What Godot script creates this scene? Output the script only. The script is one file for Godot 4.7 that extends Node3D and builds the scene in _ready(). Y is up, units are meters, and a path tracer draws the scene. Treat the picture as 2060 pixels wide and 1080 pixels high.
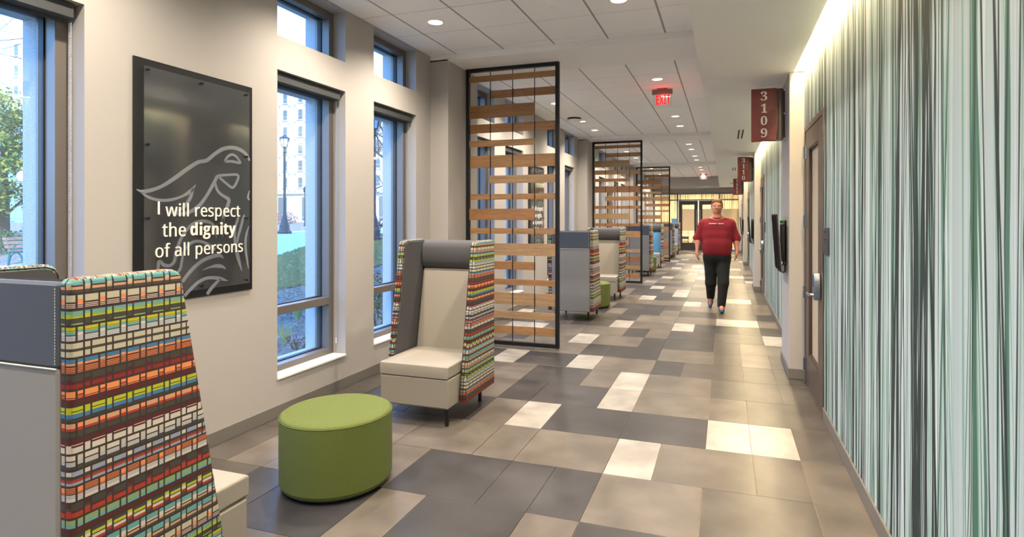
extends Node3D
# A university corridor: window wall on the left, striped mural wall on the right. x to the right, y up, the corridor runs towards -z.

const XL := -3.457      # left wall face
const XR := 0.755       # mural face
const XP := 0.618       # face of the right-hand piers
const YC := 3.619       # lay-in ceiling
const YB := 3.551       # underside of beams
const YS := 3.1         # underside of the soffit
const ZEND := -29.6
const BAYS := [[0.27, -6.29], [-7.17, -13.74], [-14.62, -21.12], [-22.0, -28.6]]
const BEAMS := [[-6.29, -7.17], [-13.74, -14.62], [-21.12, -22.0]]
const BAYC := [4.44, -3.008, -10.455, -17.87, -25.3]

var M := {}
var used := {}
var rng := RandomNumberGenerator.new()

func _ready():
	rng.seed = 7
	look()
	materials()
	shell()
	window_wall()
	mural_wall()
	end_wall()
	floor_tiles()
	ceiling_tiles()
	lamps()
	screens()
	seating()
	posters()
	signs_and_fittings()
	walker()
	outdoors()

# ------------------------------------------------------------------ camera, sky, sun, exposure
func look():
	var cam := Camera3D.new()
	cam.name = "camera"
	cam.projection = Camera3D.PROJECTION_FRUSTUM
	cam.keep_aspect = Camera3D.KEEP_HEIGHT
	cam.near = 0.05
	cam.far = 400.0
	var f := 1148.934
	cam.size = 1080.0 / f * cam.near
	cam.frustum_offset = Vector2((1030.0 - 1073.219) / f, (439.195 - 540.0) / f) * cam.near
	cam.position = Vector3(0, 1.621, 0)
	cam.rotation.y = deg_to_rad(18.5435)
	add_child(cam)
	cam.current = true
	var env := Environment.new()
	env.background_mode = Environment.BG_SKY
	var sm := ProceduralSkyMaterial.new()
	sm.sky_top_color = Color(0.36, 0.62, 0.96)
	sm.sky_horizon_color = Color(0.66, 0.84, 1.0)
	sm.sky_curve = 0.16
	sm.ground_horizon_color = Color(0.55, 0.60, 0.66)
	sm.ground_bottom_color = Color(0.35, 0.36, 0.36)
	sm.sun_angle_max = 12.0
	sm.sky_energy_multiplier = 1.9
	var sky := Sky.new()
	sky.sky_material = sm
	env.sky = sky
	env.tonemap_mode = Environment.TONE_MAPPER_LINEAR
	env.tonemap_exposure = 1.85
	env.sdfgi_enabled = true
	env.ssao_enabled = true
	env.ssil_enabled = true
	var we := WorldEnvironment.new()
	we.name = "environment"
	we.environment = env
	add_child(we)
	var sun := DirectionalLight3D.new()
	sun.name = "sun"
	sun.light_color = Color(1.0, 0.95, 0.86)
	sun.light_energy = 1.1
	sun.light_angular_distance = 0.5
	sun.shadow_enabled = true
	sun.look_at_from_position(Vector3(6.2, 5.0, 6.0), Vector3.ZERO)
	add_child(sun)

# ------------------------------------------------------------------ helpers: naming
func numbered(n: String) -> String:
	if not used.has(n):
		used[n] = 0
		return n
	used[n] += 1
	return "%s_%03d" % [n, used[n]]

func tag(o: Node3D, label: String, category: String, group := "", kind := ""):
	if label != "":
		o.set_meta("label", label)
	if category != "":
		o.set_meta("category", category)
	if group != "":
		o.set_meta("group", group)
	if kind != "":
		o.set_meta("kind", kind)
	return o

func base(n: String, at := Vector3.ZERO, turn := 0.0) -> Node3D:
	var o := Node3D.new()
	o.name = numbered(n)
	o.position = at
	o.rotation.y = turn
	add_child(o)
	return o

func put(n: String, mesh: Mesh, m: Material, parent: Node3D = null) -> MeshInstance3D:
	var o := MeshInstance3D.new()
	o.mesh = mesh
	o.material_override = m
	if parent == null:
		o.name = numbered(n)
		add_child(o)
	else:
		o.name = n
		parent.add_child(o, true)
	return o

func obj(n: String, st: SurfaceTool, m: Material, parent: Node3D = null) -> MeshInstance3D:
	return put(n, st.commit(), m, parent)

func struct(n: String, st: SurfaceTool, m: Material, parent: Node3D = null) -> MeshInstance3D:
	var o := obj(n, st, m, parent)
	if parent == null:
		o.set_meta("kind", "structure")
	return o

func dup(src: Node3D, n: String, at: Vector3, turn := 0.0) -> Node3D:
	var o: Node3D = src.duplicate()
	o.name = numbered(n)
	o.position = at
	o.rotation.y = turn
	add_child(o)
	return o

# ------------------------------------------------------------------ helpers: geometry
func mb() -> SurfaceTool:
	var st := SurfaceTool.new()
	st.begin(Mesh.PRIMITIVE_TRIANGLES)
	return st

func tri(st: SurfaceTool, a: Vector3, b: Vector3, c: Vector3, n: Vector3):
	st.set_normal(n)
	st.add_vertex(a)
	if (b - a).cross(c - a).dot(n) > 0.0:
		st.add_vertex(c)
		st.add_vertex(b)
	else:
		st.add_vertex(b)
		st.add_vertex(c)

func quad(st: SurfaceTool, a: Vector3, b: Vector3, c: Vector3, d: Vector3, n: Vector3):
	tri(st, a, b, c, n)
	tri(st, a, c, d, n)

func tri_s(st: SurfaceTool, p: Array, n: Array):
	var o := [0, 1, 2]
	if (p[1] - p[0]).cross(p[2] - p[0]).dot(n[0] + n[1] + n[2]) > 0.0:
		o = [0, 2, 1]
	for i in o:
		st.set_normal(n[i])
		st.add_vertex(p[i])

func quad_s(st: SurfaceTool, p: Array, n: Array):
	tri_s(st, [p[0], p[1], p[2]], [n[0], n[1], n[2]])
	tri_s(st, [p[0], p[2], p[3]], [n[0], n[2], n[3]])

# box between two corners, edges chamfered by ch
func box(st: SurfaceTool, lo: Vector3, hi: Vector3, ch := 0.0):
	var a := lo.min(hi)
	var b := lo.max(hi)
	ch = minf(ch, (b - a)[(b - a).min_axis_index()] * 0.45)
	for ax in 3:
		var u := (ax + 1) % 3
		var v := (ax + 2) % 3
		for s in 2:
			var n := Vector3.ZERO
			n[ax] = 1.0 if s else -1.0
			var pts := []
			for k in [[0, 0], [1, 0], [1, 1], [0, 1]]:
				var p := Vector3.ZERO
				p[ax] = b[ax] if s else a[ax]
				p[u] = b[u] - ch if k[0] else a[u] + ch
				p[v] = b[v] - ch if k[1] else a[v] + ch
				pts.append(p)
			quad(st, pts[0], pts[1], pts[2], pts[3], n)
	if ch <= 0.0:
		return
	for ax in 3:
		var u := (ax + 1) % 3
		var v := (ax + 2) % 3
		for su in 2:
			for sv in 2:
				var n := Vector3.ZERO
				n[u] = 1.0 if su else -1.0
				n[v] = 1.0 if sv else -1.0
				var q := []
				for e in 2:
					var p1 := Vector3.ZERO
					var p2 := Vector3.ZERO
					p1[ax] = b[ax] - ch if e else a[ax] + ch
					p2[ax] = p1[ax]
					p1[u] = b[u] if su else a[u]
					p1[v] = b[v] - ch if sv else a[v] + ch
					p2[u] = b[u] - ch if su else a[u] + ch
					p2[v] = b[v] if sv else a[v]
					q.append(p1)
					q.append(p2)
				quad(st, q[0], q[1], q[3], q[2], n.normalized())
	for sx in 2:
		for sy in 2:
			for sz in 2:
				var s := [sx, sy, sz]
				var n := Vector3(1 if sx else -1, 1 if sy else -1, 1 if sz else -1)
				var t := []
				for ax in 3:
					var p := Vector3.ZERO
					for k in 3:
						p[k] = (b[k] if s[k] else a[k]) if k == ax else (b[k] - ch if s[k] else a[k] + ch)
					t.append(p)
				tri(st, t[0], t[1], t[2], n.normalized())

func place(ax: int, p: Vector2, h: float) -> Vector3:
	if ax == 0:
		return Vector3(h, p.y, p.x)
	if ax == 1:
		return Vector3(p.x, h, p.y)
	return Vector3(p.x, p.y, h)

# a polygon pushed along an axis (0: (z,y) along x, 1: (x,z) along y, 2: (x,y) along z) with rounded rims
func prism(st: SurfaceTool, poly: PackedVector2Array, ax: int, lo: float, hi: float, ch := 0.0, steps := 3):
	var pts := poly
	if Geometry2D.is_polygon_clockwise(pts):
		pts.reverse()
	var n := pts.size()
	var en := []
	for i in n:
		var e: Vector2 = pts[(i + 1) % n] - pts[i]
		en.append(Vector2(e.y, -e.x).normalized())
	var miter := []
	var soft := []
	for i in n:
		var a: Vector2 = en[(i + n - 1) % n]
		var b: Vector2 = en[i]
		var m := (a + b).normalized()
		miter.append(m / maxf(m.dot(b), 0.3))
		soft.append(a.dot(b) > 0.8)
	var rings := []
	if ch > 0.0:
		for k in steps + 1:
			var t := PI / 2.0 * k / steps
			rings.append([lo + ch * (1.0 - sin(t)), ch * (1.0 - cos(t)), -cos(PI / 2 - t), sin(t) ])
		rings.reverse()
		var up := []
		for k in steps + 1:
			var t := PI / 2.0 * k / steps
			up.append([hi - ch * (1.0 - sin(t)), ch * (1.0 - cos(t)), cos(PI / 2 - t), 0.0])
		rings = []
		for k in range(steps, -1, -1):
			var t := PI / 2.0 * k / steps
			rings.append([lo + ch * (1.0 - sin(t)), ch * (1.0 - cos(t)), -sin(t), cos(t)])
		for k in steps + 1:
			var t := PI / 2.0 * k / steps
			rings.append([hi - ch * (1.0 - sin(t)), ch * (1.0 - cos(t)), sin(t), cos(t)])
	else:
		rings = [[lo, 0.0, 0.0, 1.0], [hi, 0.0, 0.0, 1.0]]
	for r in rings.size() - 1:
		var A: Array = rings[r]
		var B: Array = rings[r + 1]
		for i in n:
			var j := (i + 1) % n
			var ni: Vector2 = miter[i].normalized() if soft[i] else en[i]
			var nj: Vector2 = miter[j].normalized() if soft[j] else en[i]
			var P := [place(ax, pts[i] - miter[i] * A[1], A[0]), place(ax, pts[j] - miter[j] * A[1], A[0]), place(ax, pts[j] - miter[j] * B[1], B[0]), place(ax, pts[i] - miter[i] * B[1], B[0])]
			var N := [place(ax, ni * A[3], A[2]), place(ax, nj * A[3], A[2]), place(ax, nj * B[3], B[2]), place(ax, ni * B[3], B[2])]
			quad_s(st, P, N)
	var inset := PackedVector2Array()
	for i in n:
		inset.append(pts[i] - miter[i] * ch)
	var ix := Geometry2D.triangulate_polygon(inset)
	for k in range(0, ix.size(), 3):
		tri(st, place(ax, inset[ix[k]], lo), place(ax, inset[ix[k + 1]], lo), place(ax, inset[ix[k + 2]], lo), place(ax, Vector2.ZERO, -1.0))
		tri(st, place(ax, inset[ix[k]], hi), place(ax, inset[ix[k + 1]], hi), place(ax, inset[ix[k + 2]], hi), place(ax, Vector2.ZERO, 1.0))

# surface of revolution round y; profile of (radius, height)
func lathe(st: SurfaceTool, prof: Array, seg := 24, at := Vector3.ZERO, sx := 1.0, sz := 1.0):
	for k in prof.size() - 1:
		var p: Vector2 = prof[k]
		var q: Vector2 = prof[k + 1]
		var d := (q - p)
		if d.length() < 1e-6:
			continue
		var pn := Vector2(d.y, -d.x).normalized()
		for i in seg:
			var a := TAU * i / seg
			var b := TAU * (i + 1) / seg
			var P := []
			var N := []
			for e in [[p, a], [p, b], [q, b], [q, a]]:
				var c := cos(e[1])
				var s := sin(e[1])
				P.append(at + Vector3(e[0].x * c * sx, e[0].y, e[0].x * s * sz))
				N.append(Vector3(pn.x * c / sx, pn.y, pn.x * s / sz).normalized())
			if p.x > 1e-6:
				tri_n(st, P[0], P[1], P[2], N[0], N[1], N[2])
			if q.x > 1e-6:
				tri_n(st, P[0], P[2], P[3], N[0], N[2], N[3])

func tri_n(st, a, b, c, na, nb, nc):
	tri_s(st, [a, b, c], [na, nb, nc])

func tube(st: SurfaceTool, pts: Array, radii, sides := 8, closed := false):
	var n := pts.size()
	var frame := []
	var up := Vector3.UP
	for i in n:
		var t: Vector3
		if closed:
			t = (pts[(i + 1) % n] - pts[(i + n - 1) % n]).normalized()
		else:
			t = (pts[mini(i + 1, n - 1)] - pts[maxi(i - 1, 0)]).normalized()
		if i == 0 and absf(t.dot(up)) > 0.95:
			up = Vector3.RIGHT
		var u := (up - t * up.dot(t)).normalized()
		up = u
		frame.append([u, t.cross(u)])
	var last := n if closed else n - 1
	for i in last:
		var j := (i + 1) % n
		var ra: float = radii[i] if radii is Array else radii
		var rb: float = radii[j] if radii is Array else radii
		for k in sides:
			var a := TAU * k / sides
			var b := TAU * (k + 1) / sides
			var na: Vector3 = frame[i][0] * cos(a) + frame[i][1] * sin(a)
			var nb: Vector3 = frame[i][0] * cos(b) + frame[i][1] * sin(b)
			var ma: Vector3 = frame[j][0] * cos(a) + frame[j][1] * sin(a)
			var nm: Vector3 = frame[j][0] * cos(b) + frame[j][1] * sin(b)
			quad_s(st, [pts[i] + na * ra, pts[i] + nb * ra, pts[j] + nm * rb, pts[j] + ma * rb], [na, nb, nm, ma])
	if not closed:
		for e in [0, n - 1]:
			var r: float = radii[e] if radii is Array else radii
			if r < 1e-4:
				continue
			var d: Vector3 = (pts[0] - pts[1]).normalized() if e == 0 else (pts[n - 1] - pts[n - 2]).normalized()
			for k in sides:
				var a := TAU * k / sides
				var b := TAU * (k + 1) / sides
				tri(st, pts[e], pts[e] + (frame[e][0] * cos(a) + frame[e][1] * sin(a)) * r, pts[e] + (frame[e][0] * cos(b) + frame[e][1] * sin(b)) * r, d)

func rod(st: SurfaceTool, a: Vector3, b: Vector3, r: float, sides := 10):
	tube(st, [a, b], r, sides)

func smooth(pts: Array, per := 4) -> Array:
	var out := []
	for i in pts.size() - 1:
		var p0 = pts[maxi(i - 1, 0)]
		var p3 = pts[mini(i + 2, pts.size() - 1)]
		for k in per:
			out.append(pts[i].cubic_interpolate(pts[i + 1], p0, p3, float(k) / per))
	out.append(pts[pts.size() - 1])
	return out

func lettering(n: String, words: String, m: Material, parent: Node3D, at: Vector3, width: float, height: float, turn: float, face := "Droid Sans", bold := false, depth := 0.004) -> MeshInstance3D:
	var t := TextMesh.new()
	var f := SystemFont.new()
	f.font_names = PackedStringArray([face])
	if bold:
		f.font_weight = 700
	t.font = f
	t.text = words
	t.font_size = 64
	t.pixel_size = 0.01
	t.depth = 0.01
	var bb := t.get_aabb()
	var o := put(n, t, m, parent)
	var sx := width / bb.size.x if width > 0.0 else height / bb.size.y
	var sy := height / bb.size.y if height > 0.0 else sx
	var b := Basis(Vector3.UP, turn) * Basis.from_scale(Vector3(sx, sy, depth / 0.01))
	o.transform = Transform3D(b, at - b * (bb.position + bb.size * Vector3(0.5, 0.5, 0.5)))
	return o

# ------------------------------------------------------------------ materials
func mat(c: Color, rough := 0.6, metal := 0.0) -> StandardMaterial3D:
	var m := StandardMaterial3D.new()
	m.albedo_color = c
	m.roughness = rough
	m.metallic = metal
	return m

func noise_tex(freq: float, lo: Color, hi: Color, size := 256, octaves := 4, sd := 1, kind := FastNoiseLite.TYPE_SIMPLEX_SMOOTH) -> NoiseTexture2D:
	var n := FastNoiseLite.new()
	n.noise_type = kind
	n.frequency = freq
	n.fractal_octaves = octaves
	n.seed = sd
	var t := NoiseTexture2D.new()
	t.width = size
	t.height = size
	t.seamless = true
	t.noise = n
	var g := Gradient.new()
	g.set_color(0, lo)
	g.set_color(1, hi)
	t.color_ramp = g
	return t

func tri_map(m: StandardMaterial3D, tex: Texture2D, sc: Vector3, world := false, off := Vector3.ZERO):
	m.albedo_texture = tex
	m.uv1_triplanar = true
	m.uv1_world_triplanar = world
	m.uv1_scale = sc
	m.uv1_offset = off
	m.uv1_triplanar_sharpness = 8.0
	return m

func grey(v: float) -> Color:
	return Color(v, v, v)

func materials():
	var weave := noise_tex(0.18, grey(0.80), grey(1.0), 256, 3, 3)
	var cloud := noise_tex(0.008, grey(0.74), grey(1.0), 512, 5, 5)
	var fleck := noise_tex(0.35, grey(0.94), grey(1.0), 256, 2, 9)
	M.wall = mat(Color(0.675, 0.655, 0.635), 0.75)
	M.white = mat(Color(0.92, 0.915, 0.90), 0.7)
	M.soffit = mat(Color(0.93, 0.92, 0.905), 0.75)
	M.ceiling = tri_map(mat(Color(0.975, 0.97, 0.965), 0.9), fleck, Vector3(1.6, 1.6, 1.6), true)
	M.grid = mat(Color(0.58, 0.57, 0.565), 0.5)
	M.baseboard = mat(Color(0.44, 0.42, 0.40), 0.5)
	M.grout = mat(Color(0.70, 0.62, 0.54), 0.85)
	for k in 3:
		var j := 1.0 + (k - 1) * 0.035
		for e in [["W", Color(0.73, 0.705, 0.67)], ["T", Color(0.445, 0.412, 0.378)], ["G", Color(0.352, 0.33, 0.31)], ["D", Color(0.25, 0.242, 0.25)]]:
			var c: Color = e[1]
			M["tile_%s%d" % [e[0], k]] = tri_map(mat(Color(c.r * j, c.g * j, c.b * j), 0.36), cloud, Vector3(0.55, 0.55, 0.55), true, Vector3(0.31 * k, 0, 0.17 * k))
	M.alu = mat(Color(0.46, 0.43, 0.405), 0.38, 0.3)
	M.gasket = mat(Color(0.05, 0.06, 0.07), 0.6)
	M.shade = tri_map(mat(Color(0.265, 0.275, 0.28), 0.6), weave, Vector3(6, 6, 6))
	M.chain = mat(Color(0.85, 0.87, 0.9), 0.3, 0.2)
	var g := mat(Color(0.86, 0.95, 0.98, 0.04), 0.02)
	g.transparency = BaseMaterial3D.TRANSPARENCY_ALPHA
	M.glass = g
	var ac := mat(Color(0.75, 0.78, 0.80, 0.025), 0.08)
	ac.transparency = BaseMaterial3D.TRANSPARENCY_ALPHA
	M.acrylic = ac
	M.concrete = tri_map(mat(Color(0.80, 0.82, 0.82), 0.9), noise_tex(0.12, grey(0.82), grey(1.0), 256, 5, 11), Vector3(2.2, 2.2, 2.2), true)
	M.steel = mat(Color(0.045, 0.047, 0.055), 0.5, 0.1)
	M.black = mat(Color(0.03, 0.03, 0.033), 0.45)
	M.chrome = mat(Color(0.72, 0.73, 0.75), 0.25, 0.9)
	# upholstery
	M.beige = tri_map(mat(Color(0.63, 0.60, 0.555), 0.95), weave, Vector3(9, 9, 9))
	M.silver = tri_map(mat(Color(0.62, 0.615, 0.61), 0.95), weave, Vector3(9, 9, 9))
	M.charcoal = tri_map(mat(Color(0.33, 0.325, 0.335), 0.8), weave, Vector3(9, 9, 9))
	M.slate = tri_map(mat(Color(0.345, 0.375, 0.43), 0.9), weave, Vector3(9, 9, 9))
	M.sky_fabric = tri_map(mat(Color(0.36, 0.60, 0.80), 0.95), weave, Vector3(9, 9, 9))
	M.pale_blue = tri_map(mat(Color(0.62, 0.71, 0.86), 0.95), weave, Vector3(9, 9, 9))
	M.green = tri_map(mat(Color(0.395, 0.44, 0.20), 0.95), noise_tex(0.12, grey(0.78), grey(1.0), 256, 3, 21), Vector3(3, 10, 3))
	M.stitch = mat(Color(0.78, 0.78, 0.76), 0.9)
	M.seam = mat(Color(0.20, 0.19, 0.18), 0.9)
	M.plaid = tri_map(mat(Color(1, 1, 1), 0.9), plaid(), Vector3(1 / 0.138, 1 / 0.914, 1 / 0.138), false, Vector3(0.03, -1.432 / 0.914, 0.02))
	# wood of the slats, three tones
	var oak := oak_texture()
	M.oak0 = tri_map(mat(Color(0.68, 0.51, 0.335), 0.55), oak, Vector3(0.8, 1.9, 1.9))
	M.oak1 = tri_map(mat(Color(0.65, 0.465, 0.29), 0.55), oak, Vector3(0.8, 1.9, 1.9), false, Vector3(0.4, 0.3, 0))
	M.oak2 = tri_map(mat(Color(0.69, 0.555, 0.40), 0.55), oak, Vector3(0.8, 1.9, 1.9), false, Vector3(0.7, 0.6, 0))
	M.oak3 = tri_map(mat(Color(0.58, 0.41, 0.29), 0.55), oak, Vector3(0.8, 1.9, 1.9), false, Vector3(0.2, 0.8, 0))
	# right-hand wall
	var palette := [[Color(0.76, 0.81, 0.81), 0.16], [Color(0.47, 0.62, 0.56), 0.24], [Color(0.25, 0.41, 0.34), 0.18], [Color(0.115, 0.165, 0.162), 0.42]]
	var mm := mat(Color(1, 1, 1), 0.7)
	mm.albedo_texture = stripes(2048, 1024, 11, 440, Color(0.655, 0.715, 0.72), palette, 6.6)
	M.mural = mm
	var palette2 := [[Color(0.93, 0.90, 0.74), 0.45], [Color(0.62, 0.56, 0.33), 0.25], [Color(0.20, 0.19, 0.12), 0.3]]
	var my := mat(Color(1, 1, 1), 0.7)
	my.albedo_texture = stripes(1024, 512, 23, 260, Color(0.80, 0.76, 0.62), palette2, 6.0)
	M.mural_yellow = my
	M.door = mat(Color(0.31, 0.26, 0.235), 0.35)
	M.bronze = mat(Color(0.25, 0.22, 0.21), 0.4, 0.1)
	M.frosted = mat(Color(0.74, 0.68, 0.59), 0.5)
	M.film = mat(Color(0.90, 0.80, 0.65), 0.6)
	M.reveal = mat(Color(0.25, 0.19, 0.15), 0.6)
	M.satin = mat(Color(0.48, 0.52, 0.58), 0.3, 0.8)
	M.maroon = mat(Color(0.42, 0.115, 0.15), 0.45)
	M.maroon_line = mat(Color(0.50, 0.19, 0.21), 0.45)
	M.letter = mat(Color(0.93, 0.90, 0.87), 0.5)
	M.plaque = mat(Color(0.20, 0.22, 0.25), 0.35)
	M.panel = mat(Color(0.085, 0.09, 0.105), 0.35)
	M.emblem = mat(Color(0.52, 0.53, 0.57), 0.4)
	M.emblem_dark = mat(Color(0.175, 0.17, 0.18), 0.4)
	M.pcb = mat(Color(0.06, 0.36, 0.18), 0.5)
	M.screen = mat(Color(0.03, 0.03, 0.035), 0.6)
	M.screen.metallic_specular = 0.12
	M.bluegrey = mat(Color(0.36, 0.52, 0.68), 0.6)
	M.lens = glow(Color(1.0, 0.90, 0.72), 3.0)
	M.led = glow(Color(1.0, 0.90, 0.70), 9.0)
	M.exit = glow(Color(1.0, 0.05, 0.10), 0.8)
	# outdoors
	M.mulch = tri_map(mat(Color(0.66, 0.60, 0.56), 1.0), noise_tex(0.5, grey(0.35), grey(1.0), 256, 3, 31), Vector3(0.8, 0.8, 0.8), true)
	M.lawn = tri_map(mat(Color(0.60, 0.58, 0.38), 1.0), noise_tex(0.05, grey(0.6), grey(1.0), 256, 5, 33), Vector3(0.5, 0.5, 0.5), true)
	M.path = mat(Color(0.70, 0.68, 0.65), 0.9)
	M.soil = tri_map(mat(Color(0.66, 0.55, 0.45), 1.0), noise_tex(0.08, grey(0.6), grey(1.0), 256, 5, 35), Vector3(0.3, 0.3, 0.3), true)
	M.tower = tri_map(mat(Color(0.93, 0.92, 0.89), 0.9), noise_tex(0.03, grey(0.94), grey(1.0), 256, 3, 37), Vector3(0.1, 0.5, 0.1), true)
	M.tower_shade = mat(Color(0.55, 0.67, 0.76), 0.9)  # blue shade on the lower tower, put into the colour
	M.tower_glass = mat(Color(0.42, 0.46, 0.46), 0.2)
	M.tower_line = mat(Color(0.72, 0.72, 0.68), 0.9)
	M.iron = mat(Color(0.10, 0.16, 0.20), 0.5, 0.2)
	M.teal = mat(Color(0.05, 0.45, 0.40), 0.45)
	M.plank = tri_map(mat(Color(0.66, 0.50, 0.42), 0.8), oak, Vector3(0.8, 1.9, 1.9))
	M.bark = mat(Color(0.32, 0.28, 0.25), 1.0)
	M.banner = mat(Color(0.80, 0.12, 0.20), 0.7)
	M.globe = mat(Color(0.80, 0.83, 0.86), 0.3)
	for e in [["leaf0", Color(0.22, 0.34, 0.12)], ["leaf1", Color(0.55, 0.58, 0.20)], ["leaf2", Color(0.42, 0.47, 0.30)], ["leaf3", Color(0.55, 0.42, 0.38)], ["blade0", Color(0.60, 0.60, 0.38)], ["blade1", Color(0.66, 0.68, 0.42)]]:
		var lm := mat(e[1], 0.8)
		lm.cull_mode = BaseMaterial3D.CULL_DISABLED
		M[e[0]] = lm
	# the walker
	M.skin = mat(Color(0.70, 0.47, 0.38), 0.6)
	M.hair = mat(Color(0.45, 0.32, 0.20), 0.8)
	M.shirt = mat(Color(0.46, 0.045, 0.11), 0.9)
	M.trousers = mat(Color(0.035, 0.038, 0.05), 0.9)
	M.shoe = mat(Color(0.22, 0.30, 0.38), 0.6)
	M.sole = mat(Color(0.80, 0.80, 0.80), 0.7)
	M.eye = mat(Color(0.10, 0.07, 0.06), 0.3)
	M.lip = mat(Color(0.62, 0.34, 0.31), 0.6)

func glow(c: Color, e: float) -> StandardMaterial3D:
	var m := mat(c, 0.5)
	m.emission_enabled = true
	m.emission = c
	m.emission_energy_multiplier = e
	return m

# long grain along x
func oak_texture() -> ImageTexture:
	var n := FastNoiseLite.new()
	n.seed = 4
	n.frequency = 1.0
	n.fractal_octaves = 3
	var w := 512
	var h := 512
	var d := PackedByteArray()
	d.resize(w * h * 3)
	for y in h:
		for x in w:
			var u := float(x) / w
			var v := float(y) / h
			var warp := n.get_noise_2d(u * 1.6, v * 5.0)
			var rings := sin((v * 26.0 + warp * 7.0) * TAU)
			var fine := n.get_noise_2d(u * 7.0 + 40.0, v * 190.0)
			var b := 0.90 + 0.05 * rings + 0.13 * fine + 0.10 * n.get_noise_2d(u * 2.0 + 9.0, v * 14.0)
			b = clampf(b, 0.5, 1.0)
			var i := (y * w + x) * 3
			d[i] = int(255.0 * b)
			d[i + 1] = int(255.0 * b * (0.97 + 0.03 * b))
			d[i + 2] = int(255.0 * b * (0.88 + 0.12 * b))
	return ImageTexture.create_from_image(Image.create_from_data(w, h, false, Image.FORMAT_RGB8, d))

# brush-like upright strokes, as printed on the wallcovering
func stripes(w: int, h: int, sd: int, count: int, ground: Color, palette: Array, span: float) -> ImageTexture:
	var r := RandomNumberGenerator.new()
	r.seed = sd
	var d := PackedByteArray()
	d.resize(w * h * 3)
	for x in w:
		var t := ground.lightened(r.randf() * 0.25) if r.randf() < 0.5 else ground.darkened(r.randf() * 0.06)
		for y in h:
			var i := (y * w + x) * 3
			d[i] = int(t.r * 255)
			d[i + 1] = int(t.g * 255)
			d[i + 2] = int(t.b * 255)
	var clusters := []
	for k in 14:
		clusters.append(r.randf() * w)
	var per_m := w / span
	for s in count:
		var pick := float(s) / count
		var col: Color = palette[0][0]
		for e in palette:
			col = e[0]
			pick -= e[1]
			if pick <= 0.0:
				break
		var x0 := r.randf() * w
		if r.randf() < 0.25:
			x0 = clusters[r.randi() % clusters.size()] + r.randfn(0.0, 0.10) * per_m
		var wide := (0.005 + (0.009 * r.randf() if r.randf() < 0.75 else 0.035 * r.randf())) * per_m
		var knots := []
		var lean := r.randfn(0.0, 0.022) * per_m
		var xx := x0
		for k in 5:
			knots.append(xx)
			if r.randf() < 0.4:
				lean = r.randfn(0.0, 0.024) * per_m
			xx += lean
		var a0 := 0.9 + 0.1 * r.randf()
		var y0 := 0
		var y1 := h
		if r.randf() < 0.02:
			y0 = r.randi() % h
			y1 = mini(h, y0 + h / 2)
		var wob := r.randf() * 6.0
		for y in range(y0, y1):
			var f := float(y) / h * 3.999
			var k := int(f)
			var c: float = lerpf(knots[k], knots[k + 1], f - k)
			var hw := wide * 0.5 * (1.0 + 0.25 * sin(y * 0.02 + wob))
			var xa := int(floor(c - hw))
			var xb := int(floor(c + hw))
			for x in range(xa, xb + 1):
				var cover := minf(x + 1.0, c + hw) - maxf(x, c - hw)
				if cover <= 0.0:
					continue
				cover = minf(cover, 1.0) * a0
				var i := (y * w + posmod(x, w)) * 3
				d[i] = int(lerpf(d[i], col.r * 255.0, cover))
				d[i + 1] = int(lerpf(d[i + 1], col.g * 255.0, cover))
				d[i + 2] = int(lerpf(d[i + 2], col.b * 255.0, cover))
	return ImageTexture.create_from_image(Image.create_from_data(w, h, false, Image.FORMAT_RGB8, d))

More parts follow.
